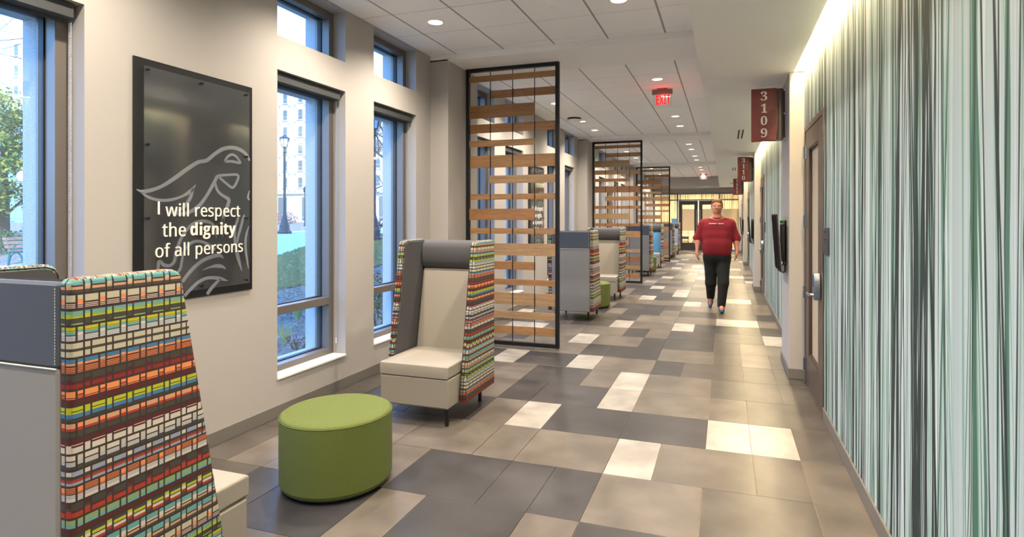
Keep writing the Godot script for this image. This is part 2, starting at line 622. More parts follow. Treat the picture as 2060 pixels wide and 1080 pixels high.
# the woven block pattern of the chair sides: eighteen rows of banded blocks in a brown lattice
func plaid() -> ImageTexture:
	var C := {"t": Color(0.40, 0.62, 0.62), "k": Color(0.22, 0.165, 0.15), "p": Color(0.80, 0.60, 0.47), "g": Color(0.27, 0.265, 0.25), "c": Color(0.74, 0.71, 0.62), "o": Color(0.90, 0.55, 0.32), "v": Color(0.52, 0.62, 0.42),
		"l": Color(0.70, 0.72, 0.12), "d": Color(0.25, 0.245, 0.215), "w": Color(0.80, 0.77, 0.72), "r": Color(0.64, 0.20, 0.13), "b": Color(0.24, 0.46, 0.62), "m": Color(0.33, 0.10, 0.115), "a": Color(0.56, 0.60, 0.68)}
	var rows := [
		["t20 k5 p9 g10", "t16 c10 p8 g10"], ["c22 k5 S17", "c14 o14 S16"], ["t8 v10 l5 d16 v5", "t10 l14 d20"], ["l10 r2 l3 t9 k3 W17", "l7 t10 w10 W17"], ["c17 d10 c17", "c17 d10 c17"], ["b14 o6 k4 O20", "b10 p8 O26"],
		["d20 m8 R16", "d14 m14 R16"], ["o18 O8 m18", "o10 r6 O8 m20"], ["l12 k3 l6 b14 k4 d5", "l22 b14 d8"], ["p16 r8 k4 d16", "o14 r10 d20"], ["m14 S8 m4 w18", "m18 w26"], ["w16 k4 W14 d10", "c16 W14 d14"],
		["a16 k4 d6 r9 a9", "w14 d12 r10 a8"], ["O18 k4 W12 w10", "o16 O8 W20"], ["d22 m6 r16", "m12 d10 r22"], ["v16 t10 k4 m14", "v14 t12 m18"], ["d10 l10 k4 w10 r10", "l10 w12 r10 d12"], ["t18 w6 k4 p8 d8", "t12 w16 p8 d8"]]
	var two := {"S": ["w", "m"], "W": ["w", "a"], "O": ["o", "m"], "R": ["m", "r"]}
	var rh := 56
	var im := Image.create(256, rows.size() * rh, false, Image.FORMAT_RGB8)
	im.fill(C["k"])
	for i in rows.size():
		var y0: int = i * rh + 4
		for rep in 2:
			var x: int = rep * 128 + 11
			var order := [0, 1] if i % 2 == 0 else [1, 0]
			for which in order:
				var wide := 76 if which == 0 else 30
				var y := float(y0)
				var spec: PackedStringArray = rows[i][which].split(" ")
				var total := 0.0
				for e in spec:
					total += float(e.substr(1))
				for e in spec:
					var hh := float(e.substr(1)) * (rh - 8) / total
					var key := e.left(1)
					var ya := int(round(y))
					var yb := int(round(y + hh))
					if two.has(key):
						for yy in range(ya, yb):
							im.fill_rect(Rect2i(x, yy, wide, 1), C[two[key][0 if (yy / 3) % 2 == 0 else 1]])
					else:
						im.fill_rect(Rect2i(x, ya, wide, yb - ya), C[key])
					y += hh
				x += wide + 11
	for y in im.get_height():            # the fine upright ribs of the weave
		for x in range(0, 256, 4):
			var c := im.get_pixel(x, y)
			im.set_pixel(x, y, c.darkened(0.22))
	return ImageTexture.create_from_image(im)

# ------------------------------------------------------------------ the shell
func shell():
	var st := mb()
	box(st, Vector3(-3.87, -0.30, 7.9), Vector3(2.2, -0.006, -34.0))
	var fl := base("floor")
	fl.set_meta("kind", "structure")
	obj("grout_bed", st, M.grout, fl)
	# everything above the ceiling: the upper storeys that shade the lawn
	st = mb()
	box(st, Vector3(-3.87, 3.72, 10.0), Vector3(14.0, 14.0, -42.0))
	struct("wall_upper", st, M.concrete)
	st = mb()
	box(st, Vector3(1.6, -0.3, 10.0), Vector3(14.0, 3.72, -42.0))
	box(st, Vector3(-3.87, -0.3, 10.0), Vector3(1.6, 3.72, 7.9))
	box(st, Vector3(-3.87, -0.3, -34.0), Vector3(1.6, 3.72, -42.0))
	struct("wall_outer", st, M.concrete)
	st = mb()
	box(st, Vector3(-3.66, 0, 7.7), Vector3(1.6, 3.7, 7.9))
	struct("wall_back", st, M.wall)
	# beams between the bays
	for i in BEAMS.size():
		st = mb()
		box(st, Vector3(XL - 0.02, YB, BEAMS[i][0]), Vector3(-0.22, 3.71, BEAMS[i][1]))
		struct("trim_%d" % (i + 1), st, M.soffit).set_meta("label", "shallow white ceiling beam across the corridor")
	st = mb()
	box(st, Vector3(XL - 0.02, YB, 1.15), Vector3(-0.22, 3.71, 0.27))
	struct("trim_4", st, M.soffit)
	# pilasters on the window side, piers on the mural side
	var n := 5
	for b in BEAMS + [[1.15, 0.27]]:
		st = mb()
		box(st, Vector3(XL - 0.1, 0, b[0]), Vector3(-3.213, YB + 0.02, b[1]), 0.004)
		struct("trim_%d" % n, st, M.wall)
		n += 1
	for p in [[-6.31, -7.12], [-13.62, -14.42], [-21.2, -22.0], [-28.7, -29.5]]:
		st = mb()
		box(st, Vector3(XP, 0, p[0]), Vector3(0.9, YS + 0.02, p[1]), 0.004)
		struct("trim_%d" % n, st, M.white if n > 98 else M.wall)
		n += 1
		st = mb()
		box(st, Vector3(XP - 0.012, 0, p[0] + 0.012), Vector3(0.8, 0.105, p[1] - 0.012), 0.004)
		struct("trim_%d" % n, st, M.baseboard)
		n += 1
	# soffit along the mural, open above the light slots
	st = mb()
	box(st, Vector3(-0.24, YS, 7.7), Vector3(0.66, 3.71, ZEND))
	for s in [[1.15, 0.3], [-6.29, -7.14], [-13.60, -14.44], [-21.18, -22.02], [-28.68, ZEND]]:
		box(st, Vector3(0.66, YS, s[0]), Vector3(0.80, 3.71, s[1]))
	box(st, Vector3(0.66, 3.27, 7.7), Vector3(0.80, 3.71, ZEND))
	struct("ceiling_soffit", st, M.soffit)
	st = mb()
	box(st, Vector3(XL - 0.01, 3.652, 7.7), Vector3(-0.22, 3.72, -34.0))
	struct("ceiling_slab", st, M.white)

# ------------------------------------------------------------------ window wall
func window_wall():
	var st := mb()
	var ext := mb()
	var openings := []
	for b in 5:  # first bay is unseen, its windows added to bring in more daylight
		for o in [[2.942, 2.086], [1.619, 0.739], [-0.739, -1.619], [-2.086, -2.942]]:
			openings.append([BAYC[b] + o[0], BAYC[b] + o[1]])
	var z := 7.8
	for o in openings + [[-29.7, -29.7]]:
		box(st, Vector3(XL, 0, z), Vector3(-3.66, 3.70, o[0]))
		box(ext, Vector3(-3.756, -0.3, z + (0.066 if z < 7.0 else 0.0)), Vector3(-3.87, 3.75, o[0] - 0.066))
		if o[0] > -29.0:
			box(st, Vector3(XL, 0, o[0]), Vector3(-3.66, 0.303, o[1]))
			box(st, Vector3(XL, 2.838, o[0]), Vector3(-3.66, 3.118, o[1]))
			box(st, Vector3(XL, 3.600, o[0]), Vector3(-3.66, 3.70, o[1]))
			box(ext, Vector3(-3.756, -0.3, o[0]), Vector3(-3.87, 0.36, o[1]))
			box(ext, Vector3(-3.756, 2.77, o[0]), Vector3(-3.87, 3.17, o[1]))
			box(ext, Vector3(-3.756, 3.56, o[0]), Vector3(-3.87, 3.75, o[1]))
		z = o[1]
	struct("wall_left", st, M.wall)
	struct("wall_exterior", ext, M.concrete)
	st = mb()
	var zs := 7.7
	for b in [[1.15, 0.27]] + BEAMS + [[-28.6, -28.6]]:
		box(st, Vector3(XL, 0, zs), Vector3(XL + 0.013, 0.102, b[0]), 0.003)
		if b[0] > -28.0:
			box(st, Vector3(-3.213, 0, b[0] + 0.013), Vector3(-3.2, 0.102, b[1] - 0.013), 0.003)
			box(st, Vector3(XL, 0, b[0] + 0.013), Vector3(-3.213, 0.102, b[0]))
			box(st, Vector3(XL, 0, b[1] - 0.013), Vector3(-3.213, 0.102, b[1]))
		zs = b[1]
	struct("baseboard_left", st, M.baseboard)
	# windows: one tall unit and one high unit in each opening
	var i := 0
	for o in openings:
		i += 1
		window_unit("window_%d" % i, o[0], o[1], 0.323, 2.838, true)
		i += 1
		window_unit("window_%d" % i, o[0], o[1], 3.118, 3.600, false)
	# shades
	i = -4
	for o in openings:
		i += 1
		if i < 2:
			continue
		var sh := base("roller_shade", Vector3(-3.53, 2.745, (o[0] + o[1]) * 0.5))
		var half: float = (o[0] - o[1]) * 0.5
		var s := mb()
		box(s, Vector3(-0.045, 0.004, -half + 0.032), Vector3(0.04, 0.088, half), 0.004)
		obj("fascia", s, M.shade, sh)
		s = mb()
		box(s, Vector3(-0.035, -0.014, -half + 0.04), Vector3(-0.027, 0.006, half - 0.01))
		obj("hem_bar", s, M.shade, sh)
		s = mb()
		for e in [0.0, 0.014]:
			if i < 5:
				var y := -0.01
				while y > -2.28:
					box(s, Vector3(-0.033 + e, y - 0.004, -half + 0.012), Vector3(-0.028 + e, y, -half + 0.017))
					y -= 0.009
				rod(s, Vector3(-0.0305 + e, 0.0, -half + 0.0145), Vector3(-0.0305 + e, -2.28, -half + 0.0145), 0.0011, 5)
			else:
				rod(s, Vector3(-0.0305 + e, 0.0, -half + 0.0145), Vector3(-0.0305 + e, -2.28, -half + 0.0145), 0.0022, 5)
		obj("bead_chain", s, M.chain, sh)
		s = mb()
		lathe(s, [Vector2(0, -2.33), Vector2(0.009, -2.32), Vector2(0.009, -2.28), Vector2(0, -2.27)], 10, Vector3(-0.0235, 0, -half + 0.0145))
		obj("chain_weight", s, M.chain, sh)
		var b := (i - 1) / 4
		var where: String = ["first window", "window left of the wall panel", "window right of the wall panel", "last window before the pilaster"][(i - 1) % 4]
		var bay: String = ["nearest bay", "second bay", "third bay", "farthest bay"][b]
		tag(sh, "charcoal roller shade box, %s, %s" % [where, bay], "window shade", "charcoal roller shades")

func window_unit(n: String, z0: float, z1: float, y0: float, y1: float, tall: bool):
	var w := base(n)
	w.set_meta("kind", "structure")
	var st := mb()
	var t := 0.066
	box(st, Vector3(-3.756, y0, z0), Vector3(-3.594, y1, z0 - t), 0.002)
	box(st, Vector3(-3.756, y0, z1), Vector3(-3.594, y1, z1 + t), 0.002)
	box(st, Vector3(-3.756, y0, z0), Vector3(-3.5941, y0 + t * 0.8, z1), 0.002)
	box(st, Vector3(-3.756, y1 - t, z0), Vector3(-3.5941, y1, z1), 0.002)
	obj("window_frame", st, M.alu, w)
	var cuts := [[y0 + t * 0.8, y1 - t]]
	if tall:
		cuts = [[y0 + t * 0.8, 0.80], [0.87, y1 - t]]
		st = mb()
		box(st, Vector3(-3.756, 0.80, z0 - t), Vector3(-3.5945, 0.87, z1 + t), 0.002)
		obj("transom_bar", st, M.alu, w)
		st = mb()
		box(st, Vector3(-3.60, 0.303, z0), Vector3(XL + 0.012, 0.323, z1), 0.003)
		obj("window_sill", st, M.white, w)
	for c in cuts:
		st = mb()
		box(st, Vector3(-3.688, c[0], z0 - t), Vector3(-3.694, c[1], z1 + t))
		obj("pane", st, M.glass, w)
		st = mb()
		var g := 0.008
		box(st, Vector3(-3.725, c[0], z0 - t), Vector3(-3.68, c[1], z0 - t - g))
		box(st, Vector3(-3.725, c[0], z1 + t), Vector3(-3.68, c[1], z1 + t + g))
		box(st, Vector3(-3.725, c[0], z0 - t), Vector3(-3.68, c[0] + g, z1 + t))
		box(st, Vector3(-3.725, c[1] - g, z0 - t), Vector3(-3.68, c[1], z1 + t))
		obj("gasket", st, M.gasket, w)

# ------------------------------------------------------------------ mural wall with its doors
func uv_box(st: SurfaceTool, lo: Vector3, hi: Vector3, span: float):
	var a := lo.min(hi)
	var b := lo.max(hi)
	for ax in 3:
		var u := (ax + 1) % 3
		var v := (ax + 2) % 3
		for s in 2:
			var n := Vector3.ZERO
			n[ax] = 1.0 if s else -1.0
			var p := []
			for k in [[0, 0], [1, 0], [1, 1], [0, 1]]:
				var q := Vector3.ZERO
				q[ax] = b[ax] if s else a[ax]
				q[u] = b[u] if k[0] else a[u]
				q[v] = b[v] if k[1] else a[v]
				p.append(q)
			for t in [[0, 1, 2], [0, 2, 3]]:
				var o: Array = t
				if (p[t[1]] - p[t[0]]).cross(p[t[2]] - p[t[0]]).dot(n) > 0.0:
					o = [t[0], t[2], t[1]]
				for k in o:
					st.set_normal(n)
					st.set_uv(Vector2(-p[k].z / span, 1.0 - p[k].y / 3.1))
					st.add_vertex(p[k])

func mural_wall():
	var st := mb()
	var up := mb()
	var bb := mb()
	var starts := [7.7, -7.12, -14.42, -22.0]
	var ends := [-6.31, -13.62, -21.2, -28.7]
	for b in 4:
		var far: float = ends[b] + 0.11        # outer edge of the door frame
		var near: float = far + 1.11
		uv_box(st, Vector3(XR, 0, starts[b]), Vector3(0.95, YS, near), 6.6)
		uv_box(st, Vector3(XR, 0, far), Vector3(0.95, YS, ends[b]), 6.6)
		uv_box(st, Vector3(XR, 2.515, near), Vector3(0.95, YS, far), 6.6)
		box(up, Vector3(XR, YS, starts[b]), Vector3(0.95, 3.3, ends[b]))
		box(bb, Vector3(XR - 0.012, 0, starts[b]), Vector3(XR, 0.105, near), 0.003)
		box(bb, Vector3(XR - 0.012, 0, far), Vector3(XR, 0.105, ends[b]), 0.003)
		box(up, Vector3(0.90, 0, near), Vector3(0.95, 2.52, far))
	box(up, Vector3(XR, 0, -29.5), Vector3(0.95, 3.3, -33.5))
	struct("wall_right", st, M.mural)
	struct("wall_right_upper", up, M.white)
	struct("baseboard_right", bb, M.baseboard)
	for b in 4:
		door("door_%d" % (b + 1), ends[b] + 0.11)

func door(n: String, far: float):
	var d := base(n)
	d.set_meta("kind", "structure")
	d.set_meta("label", "dark brown corridor door with a tall narrow glass lite")
	var near := far + 1.11
	var x := XR - 0.012
	var st := mb()
	box(st, Vector3(x, 0, near), Vector3(0.9, 2.515, near - 0.05), 0.003)
	box(st, Vector3(x, 0, far), Vector3(0.9, 2.515, far + 0.05), 0.003)
	box(st, Vector3(x, 2.465, near - 0.05), Vector3(0.9, 2.515, far + 0.05), 0.003)
	obj("door_frame", st, M.door, d)
	# slab as stiles and rails round the lite
	st = mb()
	var a := near - 0.054
	var z := far + 0.054
	var xs := XR - 0.006
	var l0 := near - 0.285
	var l1 := far + 0.245
	box(st, Vector3(xs, 0.008, a), Vector3(xs + 0.045, 2.46, l0), 0.002)
	box(st, Vector3(xs, 0.008, l1), Vector3(xs + 0.045, 2.46, z), 0.002)
	box(st, Vector3(xs, 0.008, l0), Vector3(xs + 0.045, 0.32, l1), 0.002)
	box(st, Vector3(xs, 2.285, l0), Vector3(xs + 0.045, 2.46, l1), 0.002)
	obj("door_leaf", st, M.door, d)
	st = mb()
	box(st, Vector3(xs + 0.004, 0.32, l0), Vector3(xs + 0.05, 2.285, l0 - 0.018), 0.002)
	box(st, Vector3(xs + 0.004, 0.32, l1), Vector3(xs + 0.05, 2.285, l1 + 0.018), 0.002)
	box(st, Vector3(xs + 0.004, 0.32, l0), Vector3(xs + 0.05, 0.338, l1), 0.002)
	box(st, Vector3(xs + 0.004, 2.267, l0), Vector3(xs + 0.05, 2.285, l1), 0.002)
	obj("glazing_bead", st, M.reveal, d)
	st = mb()
	box(st, Vector3(xs + 0.030, 0.338, l0 - 0.018), Vector3(xs + 0.036, 2.267, l1 + 0.018))
	obj("pane", st, M.frosted, d)
	for y in [0.20, 0.90, 1.59, 2.26]:
		st = mb()
		for k in 5:
			tube(st, [Vector3(x - 0.010, y - 0.06 + k * 0.024 + 0.001, far + 0.052), Vector3(x - 0.010, y - 0.06 + (k + 1) * 0.024 - 0.001, far + 0.052)], 0.009, 10)
		box(st, Vector3(x - 0.003, y - 0.06, far + 0.058), Vector3(xs - 0.0, y + 0.06, far + 0.092))
		box(st, Vector3(x - 0.003, y - 0.06, far + 0.012), Vector3(x, y + 0.06, far + 0.048))
		obj("hinge", st, M.satin, d)
	# keypad lock with its lever
	st = mb()
	var lz := near - 0.15
	var poly := PackedVector2Array([Vector2(-0.04, 0.0), Vector2(0.04, 0.0), Vector2(0.045, 0.03), Vector2(0.045, 0.16), Vector2(0.03, 0.205), Vector2(0.015, 0.22), Vector2(-0.015, 0.22), Vector2(-0.03, 0.205), Vector2(-0.045, 0.16), Vector2(-0.045, 0.03)])
	var moved := PackedVector2Array()
	for p in poly:
		moved.append(p + Vector2(lz, 0.945))
	prism(st, moved, 0, xs - 0.055, xs, 0.012)
	var lk := obj("lock_body", st, M.satin, d)
	st = mb()
	for r in 6:
		for c in 2:
			box(st, Vector3(xs - 0.058, 1.055 + r * 0.017, lz - 0.016 + c * 0.02), Vector3(xs - 0.054, 1.066 + r * 0.017, lz - 0.004 + c * 0.02), 0.002)
	obj("keypad", st, M.plaque, lk)
	st = mb()
	rod(st, Vector3(xs - 0.05, 0.985, lz), Vector3(xs - 0.085, 0.985, lz), 0.012, 12)
	tube(st, [Vector3(xs - 0.085, 0.985, lz + 0.012), Vector3(xs - 0.088, 0.985, lz - 0.05), Vector3(xs - 0.086, 0.985, lz - 0.13)], [0.011, 0.0105, 0.010], 12)
	obj("lever", st, M.chrome, d)

# ------------------------------------------------------------------ end of the corridor
func end_wall():
	var st := mb()
	box(st, Vector3(XL, YS, -28.6), Vector3(0.9, 3.7, ZEND))
	box(st, Vector3(XL, 2.88, ZEND), Vector3(0.9, 3.2, ZEND - 0.12))
	struct("wall_end", st, M.wall)
	var w := base("wall_glazed")
	w.set_meta("kind", "structure")
	st = mb()
	for y in [[2.82, 2.88], [2.51, 2.57]]:
		box(st, Vector3(XL, y[0], ZEND + 0.05), Vector3(XR, y[1], ZEND - 0.06), 0.004)
	for x in [[-3.45, -3.39], [-2.31, -2.23], [-0.30, -0.24], [0.69, 0.75]]:
		box(st, Vector3(x[0], 0, ZEND + 0.05), Vector3(x[1], 2.88, ZEND - 0.06), 0.004)
	box(st, Vector3(XL, 0, ZEND + 0.05), Vector3(-2.23, 0.1, ZEND - 0.06))
	box(st, Vector3(-0.30, 0, ZEND + 0.05), Vector3(XR, 0.1, ZEND - 0.06))
	obj("mullion_frame", st, M.bluegrey, w)
	for p in [[-3.39, -2.31, 0.1, 2.51], [-0.24, 0.69, 0.1, 2.51], [-3.39, -2.31, 2.57, 2.82], [-2.23, -0.30, 2.57, 2.82], [-0.24, 0.69, 2.57, 2.82]]:
		st = mb()
		box(st, Vector3(p[0], p[2], ZEND), Vector3(p[1], p[3], ZEND - 0.008))
		obj("pane", st, M.glass, w)
	st = mb()
	box(st, Vector3(-0.24, 1.0, ZEND + 0.002), Vector3(0.69, 2.09, ZEND + 0.001))
	obj("privacy_film", st, M.film, w)
	var x := -2.23
	for k in 2:
		var d := base("door_%d" % (k + 5))
		d.set_meta("kind", "structure")
		d.set_meta("label", "dark glazed door in the glass end wall")
		st = mb()
		var a := x + 0.02
		var b := x + 0.945
		box(st, Vector3(a, 0.01, ZEND + 0.03), Vector3(a + 0.17, 2.50, ZEND - 0.03), 0.004)
		box(st, Vector3(b - 0.17, 0.01, ZEND + 0.03), Vector3(b, 2.50, ZEND - 0.03), 0.004)
		box(st, Vector3(a + 0.17, 2.30, ZEND + 0.03), Vector3(b - 0.17, 2.50, ZEND - 0.03), 0.004)
		box(st, Vector3(a + 0.17, 0.01, ZEND + 0.03), Vector3(b - 0.17, 0.41, ZEND - 0.03), 0.004)
		obj("door_leaf", st, M.bronze, d)
		st = mb()
		box(st, Vector3(a + 0.17, 0.41, ZEND), Vector3(b - 0.17, 2.30, ZEND - 0.006))
		obj("pane", st, M.glass, d)
		st = mb()
		box(st, Vector3(a + 0.17, 1.0, ZEND + 0.003), Vector3(b - 0.17, 2.09, ZEND + 0.002))
		obj("privacy_film", st, M.film, d)
		st = mb()
		var hx := b - 0.06 if k == 0 else a + 0.06
		rod(st, Vector3(hx, 0.75, ZEND + 0.09), Vector3(hx, 2.05, ZEND + 0.09), 0.014, 10)
		rod(st, Vector3(hx, 0.85, ZEND + 0.03), Vector3(hx, 0.85, ZEND + 0.09), 0.010, 8)
		rod(st, Vector3(hx, 1.95, ZEND + 0.03), Vector3(hx, 1.95, ZEND + 0.09), 0.010, 8)
		obj("pull_bar", st, M.chrome, d)
		x += 0.975
	# the room behind the glass
	st = mb()
	uv_box(st, Vector3(XL, 0, -33.0), Vector3(XR, 3.6, -33.2), 6.0)
	uv_box(st, Vector3(XL, 0, ZEND - 0.06), Vector3(XL - 0.2, 3.6, -33.0), 6.0)
	# faces turned to the room need the pattern along x as well
	struct("wall_room_sides", st, M.wall)
	st = mb()
	for t in [[0, 1, 2], [0, 2, 3]]:
		var p := [Vector3(XL, 0, -32.99), Vector3(XR, 0, -32.99), Vector3(XR, 3.6, -32.99), Vector3(XL, 3.6, -32.99)]
		for k in [t[0], t[2], t[1]]:
			st.set_normal(Vector3(0, 0, 1))
			st.set_uv(Vector2(p[k].x / 4.4, 1.0 - p[k].y / 3.1))
			st.add_vertex(p[k])
	struct("wall_room", st, M.mural_yellow)
	st = mb()
	box(st, Vector3(XL, 3.05, ZEND - 0.12), Vector3(XR, 3.12, -33.0))
	struct("ceiling_room", st, M.white)
	var lamp := base("ceiling_panel_light", Vector3(-1.4, 3.05, -31.2))
	st = mb()
	box(st, Vector3(-0.62, -0.012, -0.32), Vector3(0.62, 0.0, 0.32), 0.003)
	obj("frame", st, M.white, lamp)
	st = mb()
	box(st, Vector3(-0.58, -0.016, -0.28), Vector3(0.58, -0.012, 0.28))
	obj("diffuser", st, M.lens, lamp)
	var al := AreaLight3D.new()
	al.name = "panel_light"
	al.area_size = Vector2(1.16, 0.56)
	al.light_color = Color(1.0, 0.92, 0.78)
	al.light_energy = 18.0
	al.area_range = 12.0
	al.shadow_enabled = true
	al.position = Vector3(0, -0.03, 0)
	al.rotation.x = -PI / 2
	lamp.add_child(al)
	tag(lamp, "flat ceiling panel light in the room behind the glass end wall", "ceiling light")
	# table and chair glimpsed through the left-hand door
	var tb := base("meeting_table", Vector3(-1.75, 0, -31.3))
	st = mb()
	box(st, Vector3(-0.7, 0.71, -0.4), Vector3(0.7, 0.74, 0.4), 0.006)
	obj("table_top", st, M.film, tb)
	for sx in [-0.5, 0.5]:
		st = mb()
		box(st, Vector3(sx - 0.03, 0.03, -0.03), Vector3(sx + 0.03, 0.71, 0.03))
		box(st, Vector3(sx - 0.03, 0, -0.36), Vector3(sx + 0.03, 0.03, 0.36))
		obj("leg", st, M.black, tb)
	tag(tb, "pale topped table with black legs behind the left glazed door", "table")
	for k in 2:
		var ch := base("side_chair", Vector3(-2.0 + k * 0.62, 0, -30.5), PI)
		st = mb()
		box(st, Vector3(-0.22, 0.43, -0.22), Vector3(0.22, 0.46, 0.22), 0.01)
		obj("seat", st, M.black, ch)
		st = mb()
		box(st, Vector3(-0.21, 0.55, 0.20), Vector3(0.21, 0.68, 0.23), 0.01)
		box(st, Vector3(-0.20, 0.46, 0.205), Vector3(-0.18, 0.56, 0.225))
		box(st, Vector3(0.18, 0.46, 0.205), Vector3(0.20, 0.56, 0.225))
		obj("backrest", st, M.black, ch)
		for s in [-1, 1]:
			for t in [-1, 1]:
				st = mb()
				rod(st, Vector3(0.19 * s, 0.43, 0.19 * t), Vector3(0.22 * s, 0, 0.22 * t), 0.012, 8)
				obj("leg", st, M.black, ch)
		tag(ch, "low black chair behind the glazed end doors, %s of two" % ["left", "right"][k], "chair", "black chairs behind the glass doors")
	# blue board standing by the glass, and the fold-down shelf on the last pier
	var bd := base("display_board", Vector3(-2.36, 0, -28.9))
	st = mb()
	box(st, Vector3(-0.14, 1.36, -0.015), Vector3(0.14, 1.62, 0.015), 0.004)
	obj("board", st, M.bluegrey, bd)
	st = mb()
	rod(st, Vector3(0, 0.02, 0), Vector3(0, 1.36, 0), 0.012, 8)
	lathe(st, [Vector2(0, 0), Vector2(0.13, 0), Vector2(0.13, 0.012), Vector2(0.02, 0.025), Vector2(0, 0.025)], 16)
	obj("stand", st, M.steel, bd)
	tag(bd, "small blue board on a stand before the glass end wall", "sign board")
	var sf := base("wall_shelf", Vector3(XP, 0.66, -29.0))
	st = mb()
	box(st, Vector3(-0.30, 0.0, -0.28), Vector3(0.0, 0.03, 0.28), 0.004)
	obj("shelf_board", st, M.bluegrey, sf)
	for s in [-0.2, 0.2]:
		st = mb()
		tube(st, [Vector3(-0.27, -0.005, s), Vector3(-0.02, -0.45, s)], 0.014, 8)
		box(st, Vector3(-0.02, -0.5, s - 0.015), Vector3(0, 0.0, s + 0.015))
		obj("bracket", st, M.bluegrey, sf)
	tag(sf, "blue grey bracketed shelf on the last pier by the glass wall", "shelf")

# ------------------------------------------------------------------ floor tiles: twelve rows that repeat
const TILE_ROWS := [
	"G1 T2 T2 D1 D2 W1 T2 T1 G2", "T1 D2 T2 D2 T1 W1 T2 G2 G1", "T2 D1 W1 D2 W1 T2 D1 G2 G1 G1", "G2 T2 T2 D1 D2 T2 G1 T1 G1", "T2 D1 T2 W1 T2 D1 D2 G1 T2", "T1 W1 W1 T2 T2 D1 T1 D2 G2 W1",
	"D2 T2 G2 W1 T2 W1 D2 G1 D1", "W1 G2 G2 G1 D1 T2 T2 W1 W1 T1", "G2 D1 D2 T1 D2 T1 D2 G2 D1", "G1 T1 T1 T1 T1 D2 D1 D1 T2 G2 T1", "G1 T1 T2 T2 T1 T2 W1 T2 G1 T1", "G1 D2 D2 T1 W1 D2 D2 W1 W1 G1"]

func floor_tiles():
	var fl: Node3D = get_node("floor")
	var x0 := -0.739
	var z0 := -4.802
	var u := 0.3048
	var d := 0.6096
	var cache := {}
	var count := 0
	var far := {}
	for k in range(-21, 41):
		var spec: PackedStringArray = TILE_ROWS[posmod(k, 12)].split(" ")
		var j := -9
		var zt := z0 - d * k
		for e in spec:
			var wide := int(e.substr(1))
			var xa := maxf(x0 + u * j, XL + 0.001)
			var xb := minf(x0 + u * (j + wide), 0.754)
			j += wide
			if xb - xa < 0.03:
				continue
			var key := e.left(1) + str(rng.randi() % 3)
			var w := snappedf(xb - xa - 0.0035, 0.0005)
			var dz := d - 0.0035
			if k < -5 or count >= 292:
				if not far.has(key):
					far[key] = mb()
				box(far[key], Vector3(xa + 0.00175, -0.008, zt - 0.00175), Vector3(xb - 0.00175, 0.0, zt - d + 0.00175))
				continue
			var name_w := "%.4f" % w
			if not cache.has(name_w):
				var st := mb()
				box(st, Vector3(-w / 2, -0.008, -dz / 2), Vector3(w / 2, 0.0, dz / 2), 0.001)
				cache[name_w] = st.commit()
			var t := put("tile", cache[name_w], M["tile_" + key], fl)
			t.position = Vector3((xa + xb) * 0.5, rng.randf_range(-0.0003, 0.0003), zt - d * 0.5)
			count += 1
	for key in far:
		var o := obj("tile_field", far[key], M["tile_" + key], fl)
		o.set_meta("kind", "stuff")

# ------------------------------------------------------------------ ceiling tiles in a recessed grid
func ceiling_tiles():
	var ce := base("ceiling")
	ce.set_meta("kind", "structure")
	var g := 0.623
	var xs := [-3.101 - g]
	for i in 6:
		xs.append(-3.101 + g * i)
	var bars := mb()
	var rest := mb()
	var cache := {}
	var count := 0
	var phase := [-4.881, -8.038, -15.76, -22.6]
	for b in 4:
		var za: float = BAYS[b][0]
		var zb: float = BAYS[b][1]
		box(bars, Vector3(XL, 3.632, za), Vector3(-0.23, 3.655, zb))
		var lines := []
		var z: float = phase[b] + g * 12
		while z > zb - g:
			lines.append(z)
			z -= g
		for x in xs:
			if x > XL and x < -0.24:
				box(bars, Vector3(x - 0.0115, 3.623, za), Vector3(x + 0.0115, 3.634, zb), 0.001)
		for l in lines:
			if l < za and l > zb:
				box(bars, Vector3(XL, 3.6235, l + 0.0085), Vector3(-0.24, 3.634, l - 0.0085), 0.001)
		for i in xs.size():
			for k in lines.size() - 1:
				var x0 := maxf(xs[i] + 0.010, XL + 0.002)
				var x1 := minf(xs[i] + g - 0.010, -0.242)
				var z1 := minf(lines[k] - 0.006, za - 0.002)
				var z2 := maxf(lines[k + 1] + 0.006, zb + 0.002)
				if x1 - x0 < 0.02 or z1 - z2 < 0.02:
					continue
				if count >= 296 or (b == 0 and z1 > -2.0):
					box(rest, Vector3(x0, YC, z1), Vector3(x1, 3.634, z2), 0.002)
					continue
				var key := "%.3f %.3f" % [x1 - x0, z1 - z2]
				if not cache.has(key):
					var st := mb()
					box(st, Vector3(-(x1 - x0) / 2, 0, -(z1 - z2) / 2), Vector3((x1 - x0) / 2, 0.015, (z1 - z2) / 2), 0.002)
					cache[key] = st.commit()
				var t := put("ceiling_tile", cache[key], M.ceiling, ce)
				t.position = Vector3((x0 + x1) / 2, YC, (z1 + z2) / 2)
				count += 1
	obj("suspension_grid", bars, M.grid, ce)
	obj("ceiling_tile_field", rest, M.ceiling, ce).set_meta("kind", "stuff")
	var st := mb()
	box(st, Vector3(XL, YC, 7.7), Vector3(-0.23, 3.66, 1.15))
	obj("ceiling_behind", st, M.ceiling, ce)

# ------------------------------------------------------------------ lamps
const LAMP_Z := [[-0.80, -2.05, -3.96, -5.20], [-8.34, -9.54, -11.48, -12.71], [-15.89, -17.11, -18.99, -20.27], [-23.2, -24.5, -26.4, -27.6]]

